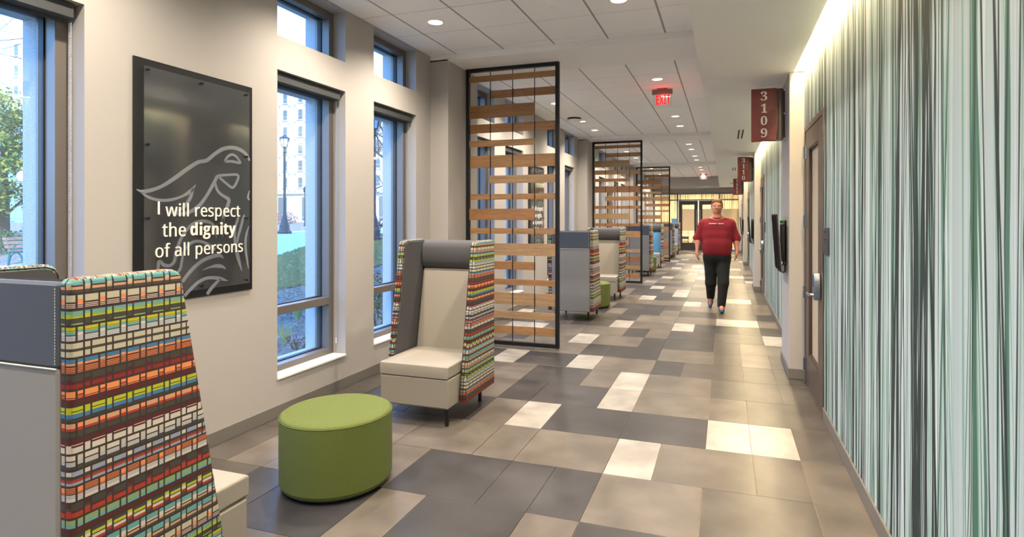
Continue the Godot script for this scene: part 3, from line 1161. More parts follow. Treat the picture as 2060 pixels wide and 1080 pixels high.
func lamps():
	var proto: Node3D = null
	var ord := ["first", "second", "third", "fourth"]
	for b in 4:
		for side in 2:
			for k in 4:
				var x: float = [-2.797, -0.922][side]
				var at := Vector3(x, YC, LAMP_Z[b][k])
				var o: Node3D
				if proto == null:
					o = base("recessed_downlight", at)
					var st := mb()
					lathe(st, [Vector2(0.072, 0.002), Vector2(0.074, -0.004), Vector2(0.092, -0.004), Vector2(0.096, 0.001)], 32)
					obj("trim_ring", st, M.white, o)
					st = mb()
					lathe(st, [Vector2(0.0, -0.003), Vector2(0.073, -0.002)], 32)
					obj("lens", st, M.lens, o)
					var s := SpotLight3D.new()
					s.name = "beam"
					s.light_color = Color(1.0, 0.94, 0.86)
					s.light_energy = 4.0
					s.light_size = 0.06
					s.spot_angle = 72.0
					s.spot_angle_attenuation = 1.0
					s.spot_range = 14.0
					s.spot_attenuation = 2.0
					s.shadow_enabled = true
					s.position = Vector3(0, -0.02, 0)
					s.rotation.x = -PI / 2
					o.add_child(s)
					proto = o
				else:
					o = dup(proto, "recessed_downlight", at)
				tag(o, "round recessed ceiling light, %s in the %s row, %s" % [ord[k], ["window side", "middle"][side], ["before the first beam", "between first and second beams", "between second and third beams", "beyond the third beam"][b]], "ceiling light", "recessed downlights")
	for z in [6.5, 5.3, 3.4, 2.2]:          # unseen bay behind the camera, its lamps added to raise the ambient light
		for x in [-2.797, -0.922]:
			var o := dup(proto, "recessed_downlight", Vector3(x, YC, z))
			tag(o, "added recessed ceiling light behind the camera, %s of its row, %s" % [{6.5: "fourth", 5.3: "third", 3.4: "second", 2.2: "first"}[z], "window side" if x < -2.0 else "middle row"], "ceiling light", "added downlights behind the camera")
	# light slots above the mural
	var n := 0
	for s in [[7.6, 1.2], [0.25, -6.29], [-7.14, -13.60], [-14.44, -21.18], [-22.02, -28.68]]:  # first stretch belongs to the unseen bay added for ambient light
		var mid: float = (s[0] + s[1]) / 2
		var len: float = s[0] - s[1]
		var o := base("light_strip", Vector3(0.70, 3.262, mid))
		var st := mb()
		box(st, Vector3(-0.03, -0.0, -len / 2 + 0.02), Vector3(0.03, 0.008, len / 2 - 0.02))
		obj("channel", st, M.alu, o)
		st = mb()
		box(st, Vector3(-0.02, -0.006, -len / 2 + 0.03), Vector3(0.02, 0.0, len / 2 - 0.03))
		obj("diffuser", st, M.led, o)
		var al := AreaLight3D.new()
		al.name = "strip_light"
		al.area_size = Vector2(0.05, len - 0.1)
		al.light_color = Color(1.0, 0.90, 0.72)
		al.light_energy = 9.0
		al.area_range = 12.0
		al.shadow_enabled = true
		al.position = Vector3(0, -0.012, 0)
		al.rotation.x = -PI / 2
		o.add_child(al)
		tag(o, "warm light strip in the ceiling slot above the mural, %s" % ["added stretch behind the camera", "nearest stretch", "second stretch beyond the first pier", "third stretch", "farthest stretch"][n], "light strip", "light strips above the mural")
		n += 1

# ------------------------------------------------------------------ slatted screens
# slat: top, bottom, from, to (0 left edge, 1 first rod, 3 third rod, 4 right edge)
const SLATS := [[3.449, 3.374, 0, 4], [3.259, 3.159, 1, 4], [3.069, 2.907, 0, 3], [2.833, 2.721, 0, 4], [2.619, 2.540, 0, 3], [2.428, 2.271, 0, 4], [2.167, 2.067, 1, 4], [1.933, 1.861, 0, 4],
	[1.744, 1.600, 0, 3], [1.496, 1.424, 0, 4], [1.305, 1.153, 0, 4], [1.072, 0.972, 0, 3], [0.854, 0.780, 0, 4], [0.681, 0.529, 0, 4], [0.449, 0.359, 0, 4], [0.258, 0.157, 0, 4]]

func screens():
	var zs := [-6.77, -14.22, -21.75]
	var ords := ["nearest, behind the foreground lounge chair", "middle of the three", "farthest of the three"]
	for k in 3:
		var o := base("slatted_screen", Vector3(-2.562, 0, zs[k]))
		var hw := 0.627
		var y0 := 0.018
		var y1 := YB
		var st := mb()
		for s in [-1, 1]:
			st = mb()
			box(st, Vector3(s * hw, y0, -0.025), Vector3(s * (hw - 0.046), y1, 0.025), 0.002)
			obj("post", st, M.steel, o)
			st = mb()
			box(st, Vector3(s * (hw - 0.01), 0, -0.015), Vector3(s * (hw - 0.036), y0, 0.015))
			obj("foot", st, M.chrome, o)
		st = mb()
		box(st, Vector3(-hw + 0.046, y0, -0.025), Vector3(hw - 0.046, y0 + 0.05, 0.025), 0.002)
		obj("bottom_rail", st, M.steel, o)
		st = mb()
		box(st, Vector3(-hw + 0.046, y1 - 0.046, -0.025), Vector3(hw - 0.046, y1, 0.025), 0.002)
		obj("top_rail", st, M.steel, o)
		var edge := hw - 0.046
		var rods := [-edge, -0.292, 0.012, 0.306, edge]
		for r in [1, 2, 3]:
			st = mb()
			rod(st, Vector3(rods[r], y0 + 0.05, 0), Vector3(rods[r], y1 - 0.046, 0), 0.0055, 10)
			obj("rod", st, M.steel, o)
		for i in SLATS.size():
			var s: Array = SLATS[i]
			st = mb()
			var z := -0.0125 if i % 2 == 1 else 0.0125
			var xa: float = rods[s[2]] - (0.012 if s[2] > 0 else 0.0)
			var xb: float = rods[s[3]] + (0.004 if s[3] < 4 else 0.0)
			box(st, Vector3(xa, s[1], z - 0.0068), Vector3(xb, s[0], z + 0.0068), 0.0015)
			var tone := [0, 1, 1, 1, 0, 0, 2, 0, 1, 0, 2, 1, 1, 2, 2, 0]
			obj("slat", st, M["oak%d" % (3 if (k == 1 and i in [5, 13]) else (tone[i] + k) % 3)], o)
		tag(o, "tall black framed oak slat divider, %s" % ords[k], "room divider", "slatted oak screens")

# ------------------------------------------------------------------ chairs and ottomans
# chair seen from its own middle: front towards +z, floor at y 0
func make_chair() -> Node3D:
	var o := base("lounge_chair")
	var st := mb()
	box(st, Vector3(-0.302, 0.147, -0.33), Vector3(0.302, 0.379, 0.386), 0.012)
	obj("base_box", st, M.beige, o)
	st = mb()
	box(st, Vector3(-0.29, 0.376, -0.2), Vector3(0.29, 0.386, 0.378))
	obj("seat_joint", st, M.seam, o)
	st = mb()
	var sq := PackedVector2Array([Vector2(-0.25, 0.383), Vector2(0.39, 0.383), Vector2(0.392, 0.462), Vector2(0.388, 0.472), Vector2(0.376, 0.478), Vector2(-0.25, 0.480)])
	prism(st, sq, 0, -0.304, 0.304, 0.012)
	obj("seat_cushion", st, M.beige, o)
	# sloped back pad and the dark roll above it
	st = mb()
	var bp := PackedVector2Array([Vector2(-0.345, 0.46), Vector2(-0.175, 0.46), Vector2(-0.302, 1.155), Vector2(-0.315, 1.168), Vector2(-0.345, 1.168)])
	prism(st, bp, 0, -0.302, 0.302, 0.012)
	obj("back_pad", st, M.beige, o)
	st = mb()
	var hr := PackedVector2Array([Vector2(-0.36, 1.172), Vector2(-0.315, 1.172), Vector2(-0.292, 1.19), Vector2(-0.279, 1.23), Vector2(-0.276, 1.29), Vector2(-0.283, 1.35), Vector2(-0.300, 1.395), Vector2(-0.325, 1.418), Vector2(-0.36, 1.424)])
	prism(st, hr, 0, -0.305, 0.305, 0.010)
	obj("headrest", st, M.charcoal, o)
	# outer back: pale lower panel, dark upper band, seam between
	st = mb()
	box(st, Vector3(-0.312, 0.15, -0.391), Vector3(0.312, 1.139, -0.335), 0.010)
	obj("back_panel", st, M.silver, o)
	st = mb()
	box(st, Vector3(-0.312, 1.141, -0.390), Vector3(0.312, 1.416, -0.337), 0.010)
	var band := obj("back_band", st, M.slate, o)
	st = mb()
	tube(st, [Vector3(-0.306, 1.140, -0.391), Vector3(0.306, 1.140, -0.391)], 0.0035, 6)
	obj("piping", st, M.stitch, band)
	st = mb()
	for s in [-1, 1]:
		var y := 1.155
		while y < 1.40:
			box(st, Vector3(s * 0.298 - 0.001, y, -0.3915), Vector3(s * 0.298 + 0.001, y + 0.006, -0.389))
			y += 0.0095
	obj("stitching", st, M.stitch, band)
	# side wings
	var prof := PackedVector2Array([Vector2(-0.39, 0.150), Vector2(0.200, 0.150), Vector2(0.218, 0.156), Vector2(0.222, 0.170)])
	var top := Vector2(0.004, 1.430)
	var c0 := Vector2(0.0095, 1.385)
	for k in 7:
		var a := PI / 2.0 * k / 6.0
		prof.append(Vector2(-0.045 + 0.050 * cos(a), 1.385 + 0.047 * sin(a)))
	prof.append(Vector2(-0.36, 1.432))
	prof.append(Vector2(-0.380, 1.428))
	prof.append(Vector2(-0.39, 1.415))
	for s in [-1, 1]:
		st = mb()
		var a: float = 0.312
		var b: float = 0.371
		if s > 0:
			prism(st, prof, 0, a, b, 0.018)
		else:
			prism(st, prof, 0, -b, -a, 0.018)
		var w := obj("side_wing", st, M.plaid, o)
		# dark lining on the inner face
		var lin := PackedVector2Array([Vector2(-0.34, 0.44), Vector2(0.155, 0.44), Vector2(-0.014, 1.385), Vector2(-0.03, 1.408), Vector2(-0.055, 1.416), Vector2(-0.34, 1.416)])
		st = mb()
		if s > 0:
			prism(st, lin, 0, 0.3055, 0.3165, 0.003)
		else:
			prism(st, lin, 0, -0.3165, -0.3055, 0.003)
		obj("lining", st, M.charcoal, w)
		st = mb()
		var edge := []
		for p in [Vector2(0.170, 0.40), Vector2(-0.005, 1.385), Vector2(-0.02, 1.41), Vector2(-0.05, 1.421), Vector2(-0.345, 1.423)]:
			edge.append(Vector3(s * 0.3135, p.y, p.x))
		tube(st, edge, 0.0032, 6)
		obj("piping", st, M.seam, w)
	for sx in [-1, 1]:
		for z in [0.337, -0.295]:
			st = mb()
			lathe(st, [Vector2(0, 0.008), Vector2(0.016, 0.008), Vector2(0.016, 0.15), Vector2(0, 0.15)], 16, Vector3(0.268 * sx, 0, z))
			var l := obj("leg", st, M.black, o)
			st = mb()
			lathe(st, [Vector2(0, 0), Vector2(0.013, 0), Vector2(0.013, 0.009), Vector2(0, 0.009)], 14, Vector3(0.268 * sx, 0, z))
			obj("glide", st, M.chrome, l)
	return o

func seating():
	var grp := "high backed lounge chairs with patterned sides"
	var A := make_chair()
	A.position = Vector3(-2.32, 0, -4.335)
	tag(A, "high backed beige lounge chair with patterned sides, facing the camera before the nearest slatted screen", "chair", grp)
	var spots := [[-1.629, PI, "lounge chair seen from behind with large patterned side, in the lower left corner"], [-9.14, PI, "pale grey back of lounge chair just beyond the nearest slatted screen"], [-11.46, 0.0, "beige lounge chair facing the camera, just before the middle slatted screen"],
		[-16.52, PI, "pale grey back of lounge chair just beyond the middle slatted screen"], [-19.24, 0.0, "lounge chair with bright blue back pad and white seat"], [-23.92, PI, "pale back of lounge chair just beyond the farthest slatted screen"], [-26.72, 0.0, "lavender blue padded lounge chair nearest the glass end wall"]]
	for s in spots:
		var c := dup(A, "lounge_chair", Vector3(-2.32, 0, s[0]), s[1])
		tag(c, s[2], "chair", grp)
		if s[0] == -19.24 or s[0] == -26.72:
			c.get_node("back_pad").material_override = M.sky_fabric if s[0] > -20 else M.pale_blue
			c.get_node("seat_cushion").material_override = M.silver
			c.get_node("base_box").material_override = M.silver
	var ot := base("round_ottoman", Vector3(-2.275, 0, -2.962))
	var st := mb()
	var r := 0.331
	lathe(st, [Vector2(0, 0.022), Vector2(r - 0.02, 0.022), Vector2(r - 0.008, 0.030), Vector2(r, 0.05), Vector2(r + 0.001, 0.25), Vector2(r, 0.424), Vector2(r - 0.0045, 0.430)], 72)
	obj("body", st, M.green, ot)
	st = mb()
	lathe(st, [Vector2(r - 0.0045, 0.430), Vector2(r - 0.008, 0.437), Vector2(r - 0.018, 0.443), Vector2(r - 0.05, 0.447), Vector2(0, 0.449)], 72)
	obj("seat_top", st, M.green, ot)
	st = mb()
	var ring := []
	for k in 72:
		ring.append(Vector3((r - 0.001) * cos(TAU * k / 72), 0.430, (r - 0.001) * sin(TAU * k / 72)))
	tube(st, ring, 0.0022, 6, true)
	obj("piping", st, M.green, ot)
	st = mb()
	lathe(st, [Vector2(0, 0.010), Vector2(r - 0.03, 0.010), Vector2(r - 0.03, 0.024)], 48)
	obj("plinth", st, M.black, ot)
	for k in 4:
		st = mb()
		lathe(st, [Vector2(0, 0), Vector2(0.012, 0), Vector2(0.010, 0.012), Vector2(0, 0.012)], 12, Vector3(0.25 * cos(0.6 + PI / 2 * k), 0, 0.25 * sin(0.6 + PI / 2 * k)))
		obj("glide", st, M.chrome, ot)
	tag(ot, "large round green fabric ottoman on the floor in the foreground", "ottoman", "round green ottomans")
	var k := 0
	for z in [-10.32, -17.75, -24.9]:
		var c := dup(ot, "round_ottoman", Vector3(-2.32, 0, z))
		tag(c, "green ottoman %s" % ["between the second pair of lounge chairs", "before the blue padded lounge chair", "between the farthest pair of lounge chairs"][k], "ottoman", "round green ottomans")
		k += 1

# ------------------------------------------------------------------ framed quotations
const EMBLEM := [
	"-2.560,1.800,0.004 -2.613,1.789,0.023 -2.713,1.820,0.021 -2.812,1.880,0.025 -2.922,1.960,0.026 -3.000,2.009,0.025 -3.066,2.027,0.025 -3.135,2.081,0.025 -3.206,2.124,0.027 -3.287,2.143,0.027 -3.363,2.133,0.029 -3.418,2.102,0.025 -3.446,2.060,0.015",
	"-2.592,1.783,0.010 -2.641,1.754,0.017 -2.713,1.738,0.019 -2.794,1.743,0.020 -2.873,1.768,0.015 -2.935,1.804,0.024 -2.977,1.851,0.004",
	"-2.957,1.827,0.018 -2.938,1.764,0.022 -2.897,1.707,0.021 -2.848,1.673,0.016 -2.782,1.659,0.005",
	"-2.782,1.659,0.005 -2.860,1.651,0.021 -2.935,1.666,0.024 -3.006,1.710,0.025 -3.066,1.781,0.022 -3.121,1.865,0.025 -3.156,1.926,0.023",
	"-3.217,2.032,0.016 -3.242,2.068,0.018 -3.279,2.090,0.019 -3.317,2.082,0.019 -3.344,2.057,0.017 -3.355,2.036,0.019 -3.279,2.041,0.019 -3.217,2.032,0.016",
	"-3.156,1.926,0.018 -3.250,1.939,0.018 -3.340,1.939,0.020 -3.294,1.850,0.020 -3.228,1.877,0.018 -3.170,1.915,0.018",
	"-3.135,1.871,0.019 -3.156,1.819,0.021 -3.199,1.786,0.021 -3.253,1.757,0.028 -3.235,1.696,0.025 -3.206,1.630,0.021 -3.199,1.582,0.019",
	"-3.446,1.833,0.007 -3.430,1.782,0.017 -3.446,1.760,0.007",
	"-2.701,1.272,0.018 -2.711,1.345,0.021 -2.744,1.319,0.023 -2.786,1.313,0.020 -2.817,1.337,0.021 -2.833,1.399,0.021 -2.855,1.462,0.022 -2.888,1.520,0.020 -2.944,1.573,0.024 -3.007,1.598,0.025 -3.072,1.598,0.024 -3.121,1.571,0.019 -3.146,1.482,0.003",
	"-2.828,1.249,0.021 -2.860,1.285,0.019 -2.874,1.343,0.018 -2.888,1.396,0.016 -2.921,1.439,0.020 -2.966,1.462,0.020 -3.025,1.460,0.020 -3.078,1.437,0.019 -3.133,1.398,0.019",
	"-2.877,1.195,0.022 -2.921,1.245,0.025 -2.978,1.295,0.025 -3.042,1.331,0.025 -3.121,1.352,0.026 -3.177,1.354,0.025 -3.209,1.330,0.004",
	"-3.031,1.261,0.002 -3.097,1.278,0.014 -3.158,1.281,0.027 -3.203,1.270,0.019 -3.225,1.252,0.004",
	"-2.893,1.099,0.024 -2.944,1.143,0.022 -3.001,1.182,0.022 -3.060,1.201,0.022 -3.121,1.200,0.023 -3.184,1.186,0.025 -3.245,1.164,0.003",
	"-3.184,1.184,0.011 -3.140,1.157,0.022 -3.097,1.120,0.024 -3.069,1.087,0.024",
	"-3.342,1.656,0.006 -3.335,1.618,0.019 -3.308,1.536,0.019 -3.311,1.438,0.023 -3.335,1.333,0.032 -3.373,1.225,0.003",
	"-3.397,1.651,0.006 -3.383,1.618,0.022 -3.362,1.552,0.022 -3.335,1.475,0.019 -3.332,1.437,0.011",
	"-3.439,1.562,0.005 -3.411,1.484,0.019 -3.408,1.395,0.021 -3.422,1.305,0.017 -3.436,1.237,0.004",
	"-3.209,1.618,0.021 -3.193,1.565,0.019 -3.203,1.488,0.003"]

# a flat band that follows a curve in the (z, y) plane, facing the corridor
func ribbon(st: SurfaceTool, spec: String, x: float, thick: float):
	var P := []
	for e in spec.split(" "):
		var v := e.split_floats(",")
		P.append(Vector3(v[0], v[1], v[2]))
	P = smooth(P, 6)
	var L := []
	var R := []
	for i in P.size():
		var a: Vector3 = P[maxi(i - 1, 0)]
		var b: Vector3 = P[mini(i + 1, P.size() - 1)]
		var t := Vector2(b.x - a.x, b.y - a.y).normalized()
		var n := Vector2(-t.y, t.x) * maxf(P[i].z, 0.001) * 0.5
		L.append(Vector3(x, P[i].y + n.y, P[i].x + n.x))
		R.append(Vector3(x, P[i].y - n.y, P[i].x - n.x))
	var d := Vector3(thick, 0, 0)
	for i in P.size() - 1:
		quad(st, L[i] + d, L[i + 1] + d, R[i + 1] + d, R[i] + d, Vector3.RIGHT)
		quad(st, L[i], L[i + 1], L[i + 1] + d, L[i] + d, (L[i] - R[i]).normalized())
		quad(st, R[i], R[i + 1], R[i + 1] + d, R[i] + d, (R[i] - L[i]).normalized())

func posters():
	var labels := ["large dark wall panel with dignity quotation and swirling grey emblem, nearest of the panels", "dark quotation panel on the window wall seen through the nearest slatted screen", "dark quotation panel glimpsed through the middle slatted screen"]
	for k in 3:
		var dz: float = BAYC[k + 1] + 3.008
		var o := base("quotation_panel", Vector3(0, 0, dz))
		var st := mb()
		box(st, Vector3(XL, 1.078, -2.545), Vector3(-3.445, 2.624, -3.475), 0.002)
		obj("backing_board", st, M.panel, o)
		st = mb()
		for s in EMBLEM:
			ribbon(st, s, -3.445, 0.003)
		obj("emblem", st, M.emblem, o)
		st = mb()
		box(st, Vector3(-3.426, 1.132, -2.595), Vector3(-3.420, 2.573, -3.424), 0.001)
		obj("acrylic_sheet", st, M.acrylic, o)
		for z in [-2.618, -3.007, -3.395]:
			for y in [2.552, 2.085, 1.622, 1.158]:
				if z == -3.007 and y > 1.3 and y < 2.4:
					continue
				st = mb()
				rod(st, Vector3(-3.447, y, z), Vector3(-3.410, y, z), 0.0085, 12)
				obj("standoff", st, M.black, o)
		var mid := -3.007
		var x := -3.416
		if k == 0:
			lettering("quotation", "will respect", M.letter, o, Vector3(x, 1.6655, -3.031), 0.596, 0.0, PI / 2)
			st = mb()
			box(st, Vector3(x - 0.002, 1.646, -2.681), Vector3(x + 0.002, 1.729, -2.693))
			obj("quotation", st, M.letter, o)
			lettering("quotation", "the", M.letter, o, Vector3(x, 1.5485, -2.795), 0.168, 0.0, PI / 2)
			lettering("quotation", "dignity", M.letter, o, Vector3(x, 1.5365, -3.102), 0.375, 0.0, PI / 2, "Droid Sans", true)
			lettering("quotation", "of all persons", M.letter, o, Vector3(x, 1.404, -3.01), 0.690, 0.0, PI / 2)
		elif k == 1:
			var i := 0
			for t in ["I will respect", "the rights", "and property", "of others"]:
				lettering("quotation", t, M.letter, o, Vector3(x, 1.80 - 0.132 * i, mid), [0.652, 0.47, 0.60, 0.43][i], 0.0, PI / 2)
				i += 1
		tag(o, labels[k], "wall panel", "quotation panels on the window wall")

# ------------------------------------------------------------------ signs, displays and small fittings
func signs_and_fittings():
	# blade signs with room numbers, one on each pier
	var nums := ["3109", "3110", "3111"]
	var zs := [-6.72, -14.02, -21.6]
	for k in 3:
		var o := base("room_sign", Vector3(XP, 0, zs[k]))
		var st := mb()
		var face := PackedVector2Array([Vector2(-0.345, 2.455), Vector2(-0.092, 2.468), Vector2(-0.080, 2.60), Vector2(-0.069, 2.755), Vector2(-0.080, 2.90), Vector2(-0.093, 3.035), Vector2(-0.345, 3.035)])
		prism(st, face, 2, 0.012, 0.020, 0.001, 1)
		var plate := obj("sign_plate", st, M.maroon, o)
		# faint scale-like arcs in the plate
		st = mb()
		for r in 5:
			for c in 3:
				var cx := -0.305 + c * 0.09 + (0.045 if r % 2 else 0.0)
				var cy := 2.50 + r * 0.115
				for q in [0.042, 0.026]:
					var arc := []
					for i in 13:
						var a := PI * i / 12.0
						var p := Vector3(cx + q * cos(a), cy + q * 1.6 * sin(a), 0.0202)
						if p.x > -0.342 and p.x < -0.088 and p.y < 3.03:
							arc.append(p)
					if arc.size() > 2:
						tube(st, arc, 0.0009, 4)
		obj("arc_pattern", st, M.maroon_line, plate)
		for i in 4:
			lettering("digit", nums[k][i], M.letter, o, Vector3(-0.216, 2.955 - 0.134 * i, 0.0215), 0.0, 0.098, 0.0, "Droid Serif", true, 0.003)
		st = mb()
		box(st, Vector3(-0.345, 2.46, -0.012), Vector3(-0.03, 3.03, 0.006), 0.002)
		obj("core", st, M.plaque, o)
		st = mb()
		var curve := PackedVector2Array()
		for i in 9:
			var t := i / 8.0
			curve.append(Vector2(-0.10 + 0.095 * t, 0.004 + 0.012 * sin(t * PI)))
		for i in range(8, -1, -1):
			var t := i / 8.0
			curve.append(Vector2(-0.10 + 0.095 * t, -0.010))
		prism(st, curve, 1, 2.475, 3.02)
		obj("curved_backing", st, M.bronze, o)
		for y in [2.485, 2.755, 3.01]:
			st = mb()
			rod(st, Vector3(-0.012, y, 0.0), Vector3(0.0, y, 0.0), 0.008, 10)
			box(st, Vector3(-0.016, y - 0.010, -0.012), Vector3(-0.006, y + 0.010, 0.014), 0.002)
			obj("standoff", st, M.white, o)
		tag(o, ["large dark red blade sign with white digits 3109, nearest of the three", "dark red blade sign with white digits 3110, middle of the three", "small dark red blade sign with white digits 3111, farthest of the three"][k], "room sign", "red room number signs")
	# tilted displays on arms, one on each pier
	for k in 3:
		var o := base("wall_display", Vector3(XP, 0, [-6.71, -14.02, -21.6][k]))
		var st := mb()
		var e := PackedVector2Array([Vector2(-0.118, 1.668), Vector2(-0.106, 1.668), Vector2(-0.066, 1.065), Vector2(-0.078, 1.065)])
		prism(st, e, 2, -0.32, 0.32, 0.003)
		var hs := obj("housing", st, M.black, o)
		st = mb()
		quad(st, Vector3(-0.1178, 1.655, -0.305), Vector3(-0.1178, 1.655, 0.305), Vector3(-0.0795, 1.078, 0.305), Vector3(-0.0795, 1.078, -0.305), Vector3(-1, -0.066, 0))
		obj("screen", st, M.screen, hs)
		st = mb()
		prism(st, PackedVector2Array([Vector2(-0.106, 1.668), Vector2(-0.100, 1.668), Vector2(-0.060, 1.066), Vector2(-0.066, 1.066)]), 2, -0.32, 0.32, 0.002)
		obj("rear_edge", st, M.chrome, hs)
		st = mb()
		box(st, Vector3(-0.008, 1.12, -0.10), Vector3(0.0, 1.60, 0.12), 0.002)
		box(st, Vector3(-0.052, 1.16, -0.06), Vector3(-0.008, 1.56, 0.10), 0.006)
		obj("wall_mount", st, M.black, o)
		st = mb()
		box(st, Vector3(-0.050, 1.565, -0.05), Vector3(-0.012, 1.60, 0.11), 0.006)
		obj("terminal_block", st, M.pcb, o)
		st = mb()
		var loop := []
		for i in 20:
			var a := TAU * i / 20.0
			loop.append(Vector3(-0.030 + 0.018 * cos(a), 1.09 + 0.045 * sin(a), 0.10))
		tube(st, loop, 0.007, 8, true)
		tube(st, [Vector3(-0.03, 1.13, 0.10), Vector3(-0.03, 1.20, 0.10), Vector3(-0.03, 1.30, 0.08)], 0.007, 8)
		obj("coiled_cable", st, M.black, o)
		tag(o, "black tilted wall display seen edge on, on the %s pier from the camera" % ["nearest", "second", "third"][k], "display", "displays on the piers")
	# room plaques beside the doors
	for k in 3:
		var near: float = [-6.31, -13.62, -21.2][k] + 0.11 + 1.11
		var o := base("room_plaque", Vector3(XR, 1.343, near + 0.025))
		var st := mb()
		box(st, Vector3(-0.016, 0, 0), Vector3(0, 0.207, 0.235), 0.002)
		obj("plate", st, M.plaque, o)
		st = mb()
		box(st, Vector3(-0.0175, 0.165, 0.10), Vector3(-0.0155, 0.180, 0.14))
		for i in 4:
			box(st, Vector3(-0.0175, 0.112, 0.06 + i * 0.032), Vector3(-0.0155, 0.118, 0.085 + i * 0.032))
		box(st, Vector3(-0.0175, 0.086, 0.10), Vector3(-0.0155, 0.1, 0.14))
		obj("raised_marks", st, M.black, o)
		tag(o, "small slate coloured plaque on the mural beside the %s door" % ["nearest", "second", "third"][k], "door plaque", "door plaques")
	# exit signs
	for k in 2:
		var o := base("exit_sign", Vector3(-0.916, YC, [-8.97, -26.5][k]))
		var st := mb()
		box(st, Vector3(-0.075, -0.02, -0.05), Vector3(0.075, 0.0, 0.05), 0.003)
		obj("canopy", st, M.alu, o)
		st = mb()
		box(st, Vector3(-0.154, -0.088, -0.022), Vector3(0.154, -0.018, 0.022), 0.004)
		obj("housing", st, M.alu, o)
		st = mb()
		box(st, Vector3(-0.140, -0.262, -0.004), Vector3(0.146, -0.088, 0.004), 0.001)
		obj("clear_panel", st, M.acrylic, o)
		lettering("exit_letters", "EXIT", M.exit, o, Vector3(0.012, -0.172, 0.0065), 0.212, 0.145, 0.0, "Droid Sans", true, 0.004)
		var l := OmniLight3D.new()
		l.name = "red_glow"
		l.light_color = Color(1, 0.08, 0.12)
		l.light_energy = 0.02
		l.light_size = 0.05
		l.omni_range = 5.0
		l.shadow_enabled = true
		l.position = Vector3(0, -0.17, 0.04)
		o.add_child(l)
		tag(o, "red lit EXIT sign hanging from the ceiling, %s of the two" % ["nearer and larger", "farther and smaller"][k], "exit sign", "exit signs")
	# sprinkler caps
	var i := 0
	for z in [-5.196, -8.33, -12.70, -16.5, -19.9, -26.0]:
		var o := base("sprinkler_cap", Vector3(-1.547, YC, z))
		var st := mb()
		lathe(st, [Vector2(0, -0.007), Vector2(0.040, -0.006), Vector2(0.043, -0.003), Vector2(0.043, 0.001)], 24)
		obj("cover_plate", st, M.soffit, o)
		tag(o, "flat round white sprinkler cap in the ceiling, %s from the camera" % ["first", "second", "third", "fourth", "fifth", "sixth"][i], "sprinkler", "sprinkler caps")
		i += 1
	# wireless unit
	var ap := base("wireless_access_point", Vector3(-2.854, YC, -11.06))
	var st := mb()
	lathe(st, [Vector2(0, -0.03), Vector2(0.10, -0.03), Vector2(0.135, -0.02), Vector2(0.135, 0.0), Vector2(0, 0.0)], 24)
	obj("bracket", st, M.black, ap)
	st = mb()
	lathe(st, [Vector2(0, -0.085), Vector2(0.08, -0.082), Vector2(0.13, -0.068), Vector2(0.142, -0.05), Vector2(0.138, -0.03), Vector2(0, -0.03)], 32)
	obj("dome", st, M.white, ap)
	tag(ap, "round white unit on a black mount under the ceiling by the windows", "wireless unit")
	# slot diffusers in the soffit
	i = 0
	for z in [-10.70, -18.15, -25.6]:
		for x in [0.225, 0.288]:
			var o := base("slot_vent", Vector3(x, YS, z))
			st = mb()
			for s in [-1, 1]:
				box(st, Vector3(s * 0.019, -0.003, -0.575), Vector3(s * 0.014, 0.0, 0.575))
				box(st, Vector3(-0.019, -0.003, s * 0.575), Vector3(0.019, 0.0, s * 0.570))
			obj("frame", st, M.soffit, o)
			st = mb()
			box(st, Vector3(-0.014, -0.0012, -0.57), Vector3(0.014, 0.0, 0.57))
			obj("dark_slot", st, M.gasket, o)
			tag(o, "narrow dark slot vent in the white soffit, %s of the %s pair" % ["left" if x < 0.25 else "right", ["nearest", "second", "farthest"][i]], "air vent", "slot vents in the soffit")
		i += 1
	# outlet low on the mural beyond the first pier
	for z in [-8.3]:
		var o := base("wall_outlet", Vector3(XR, 0.40, z))
		st = mb()
		box(st, Vector3(-0.008, 0, -0.036), Vector3(0, 0.118, 0.036), 0.003)
		obj("cover_plate", st, M.white, o)
		st = mb()
		for y in [0.035, 0.083]:
			box(st, Vector3(-0.0095, y - 0.014, -0.014), Vector3(-0.0075, y + 0.014, 0.014), 0.001)
		obj("socket", st, M.gasket, o)
		tag(o, "white electrical outlet low on the striped wall beyond the first pier", "outlet")

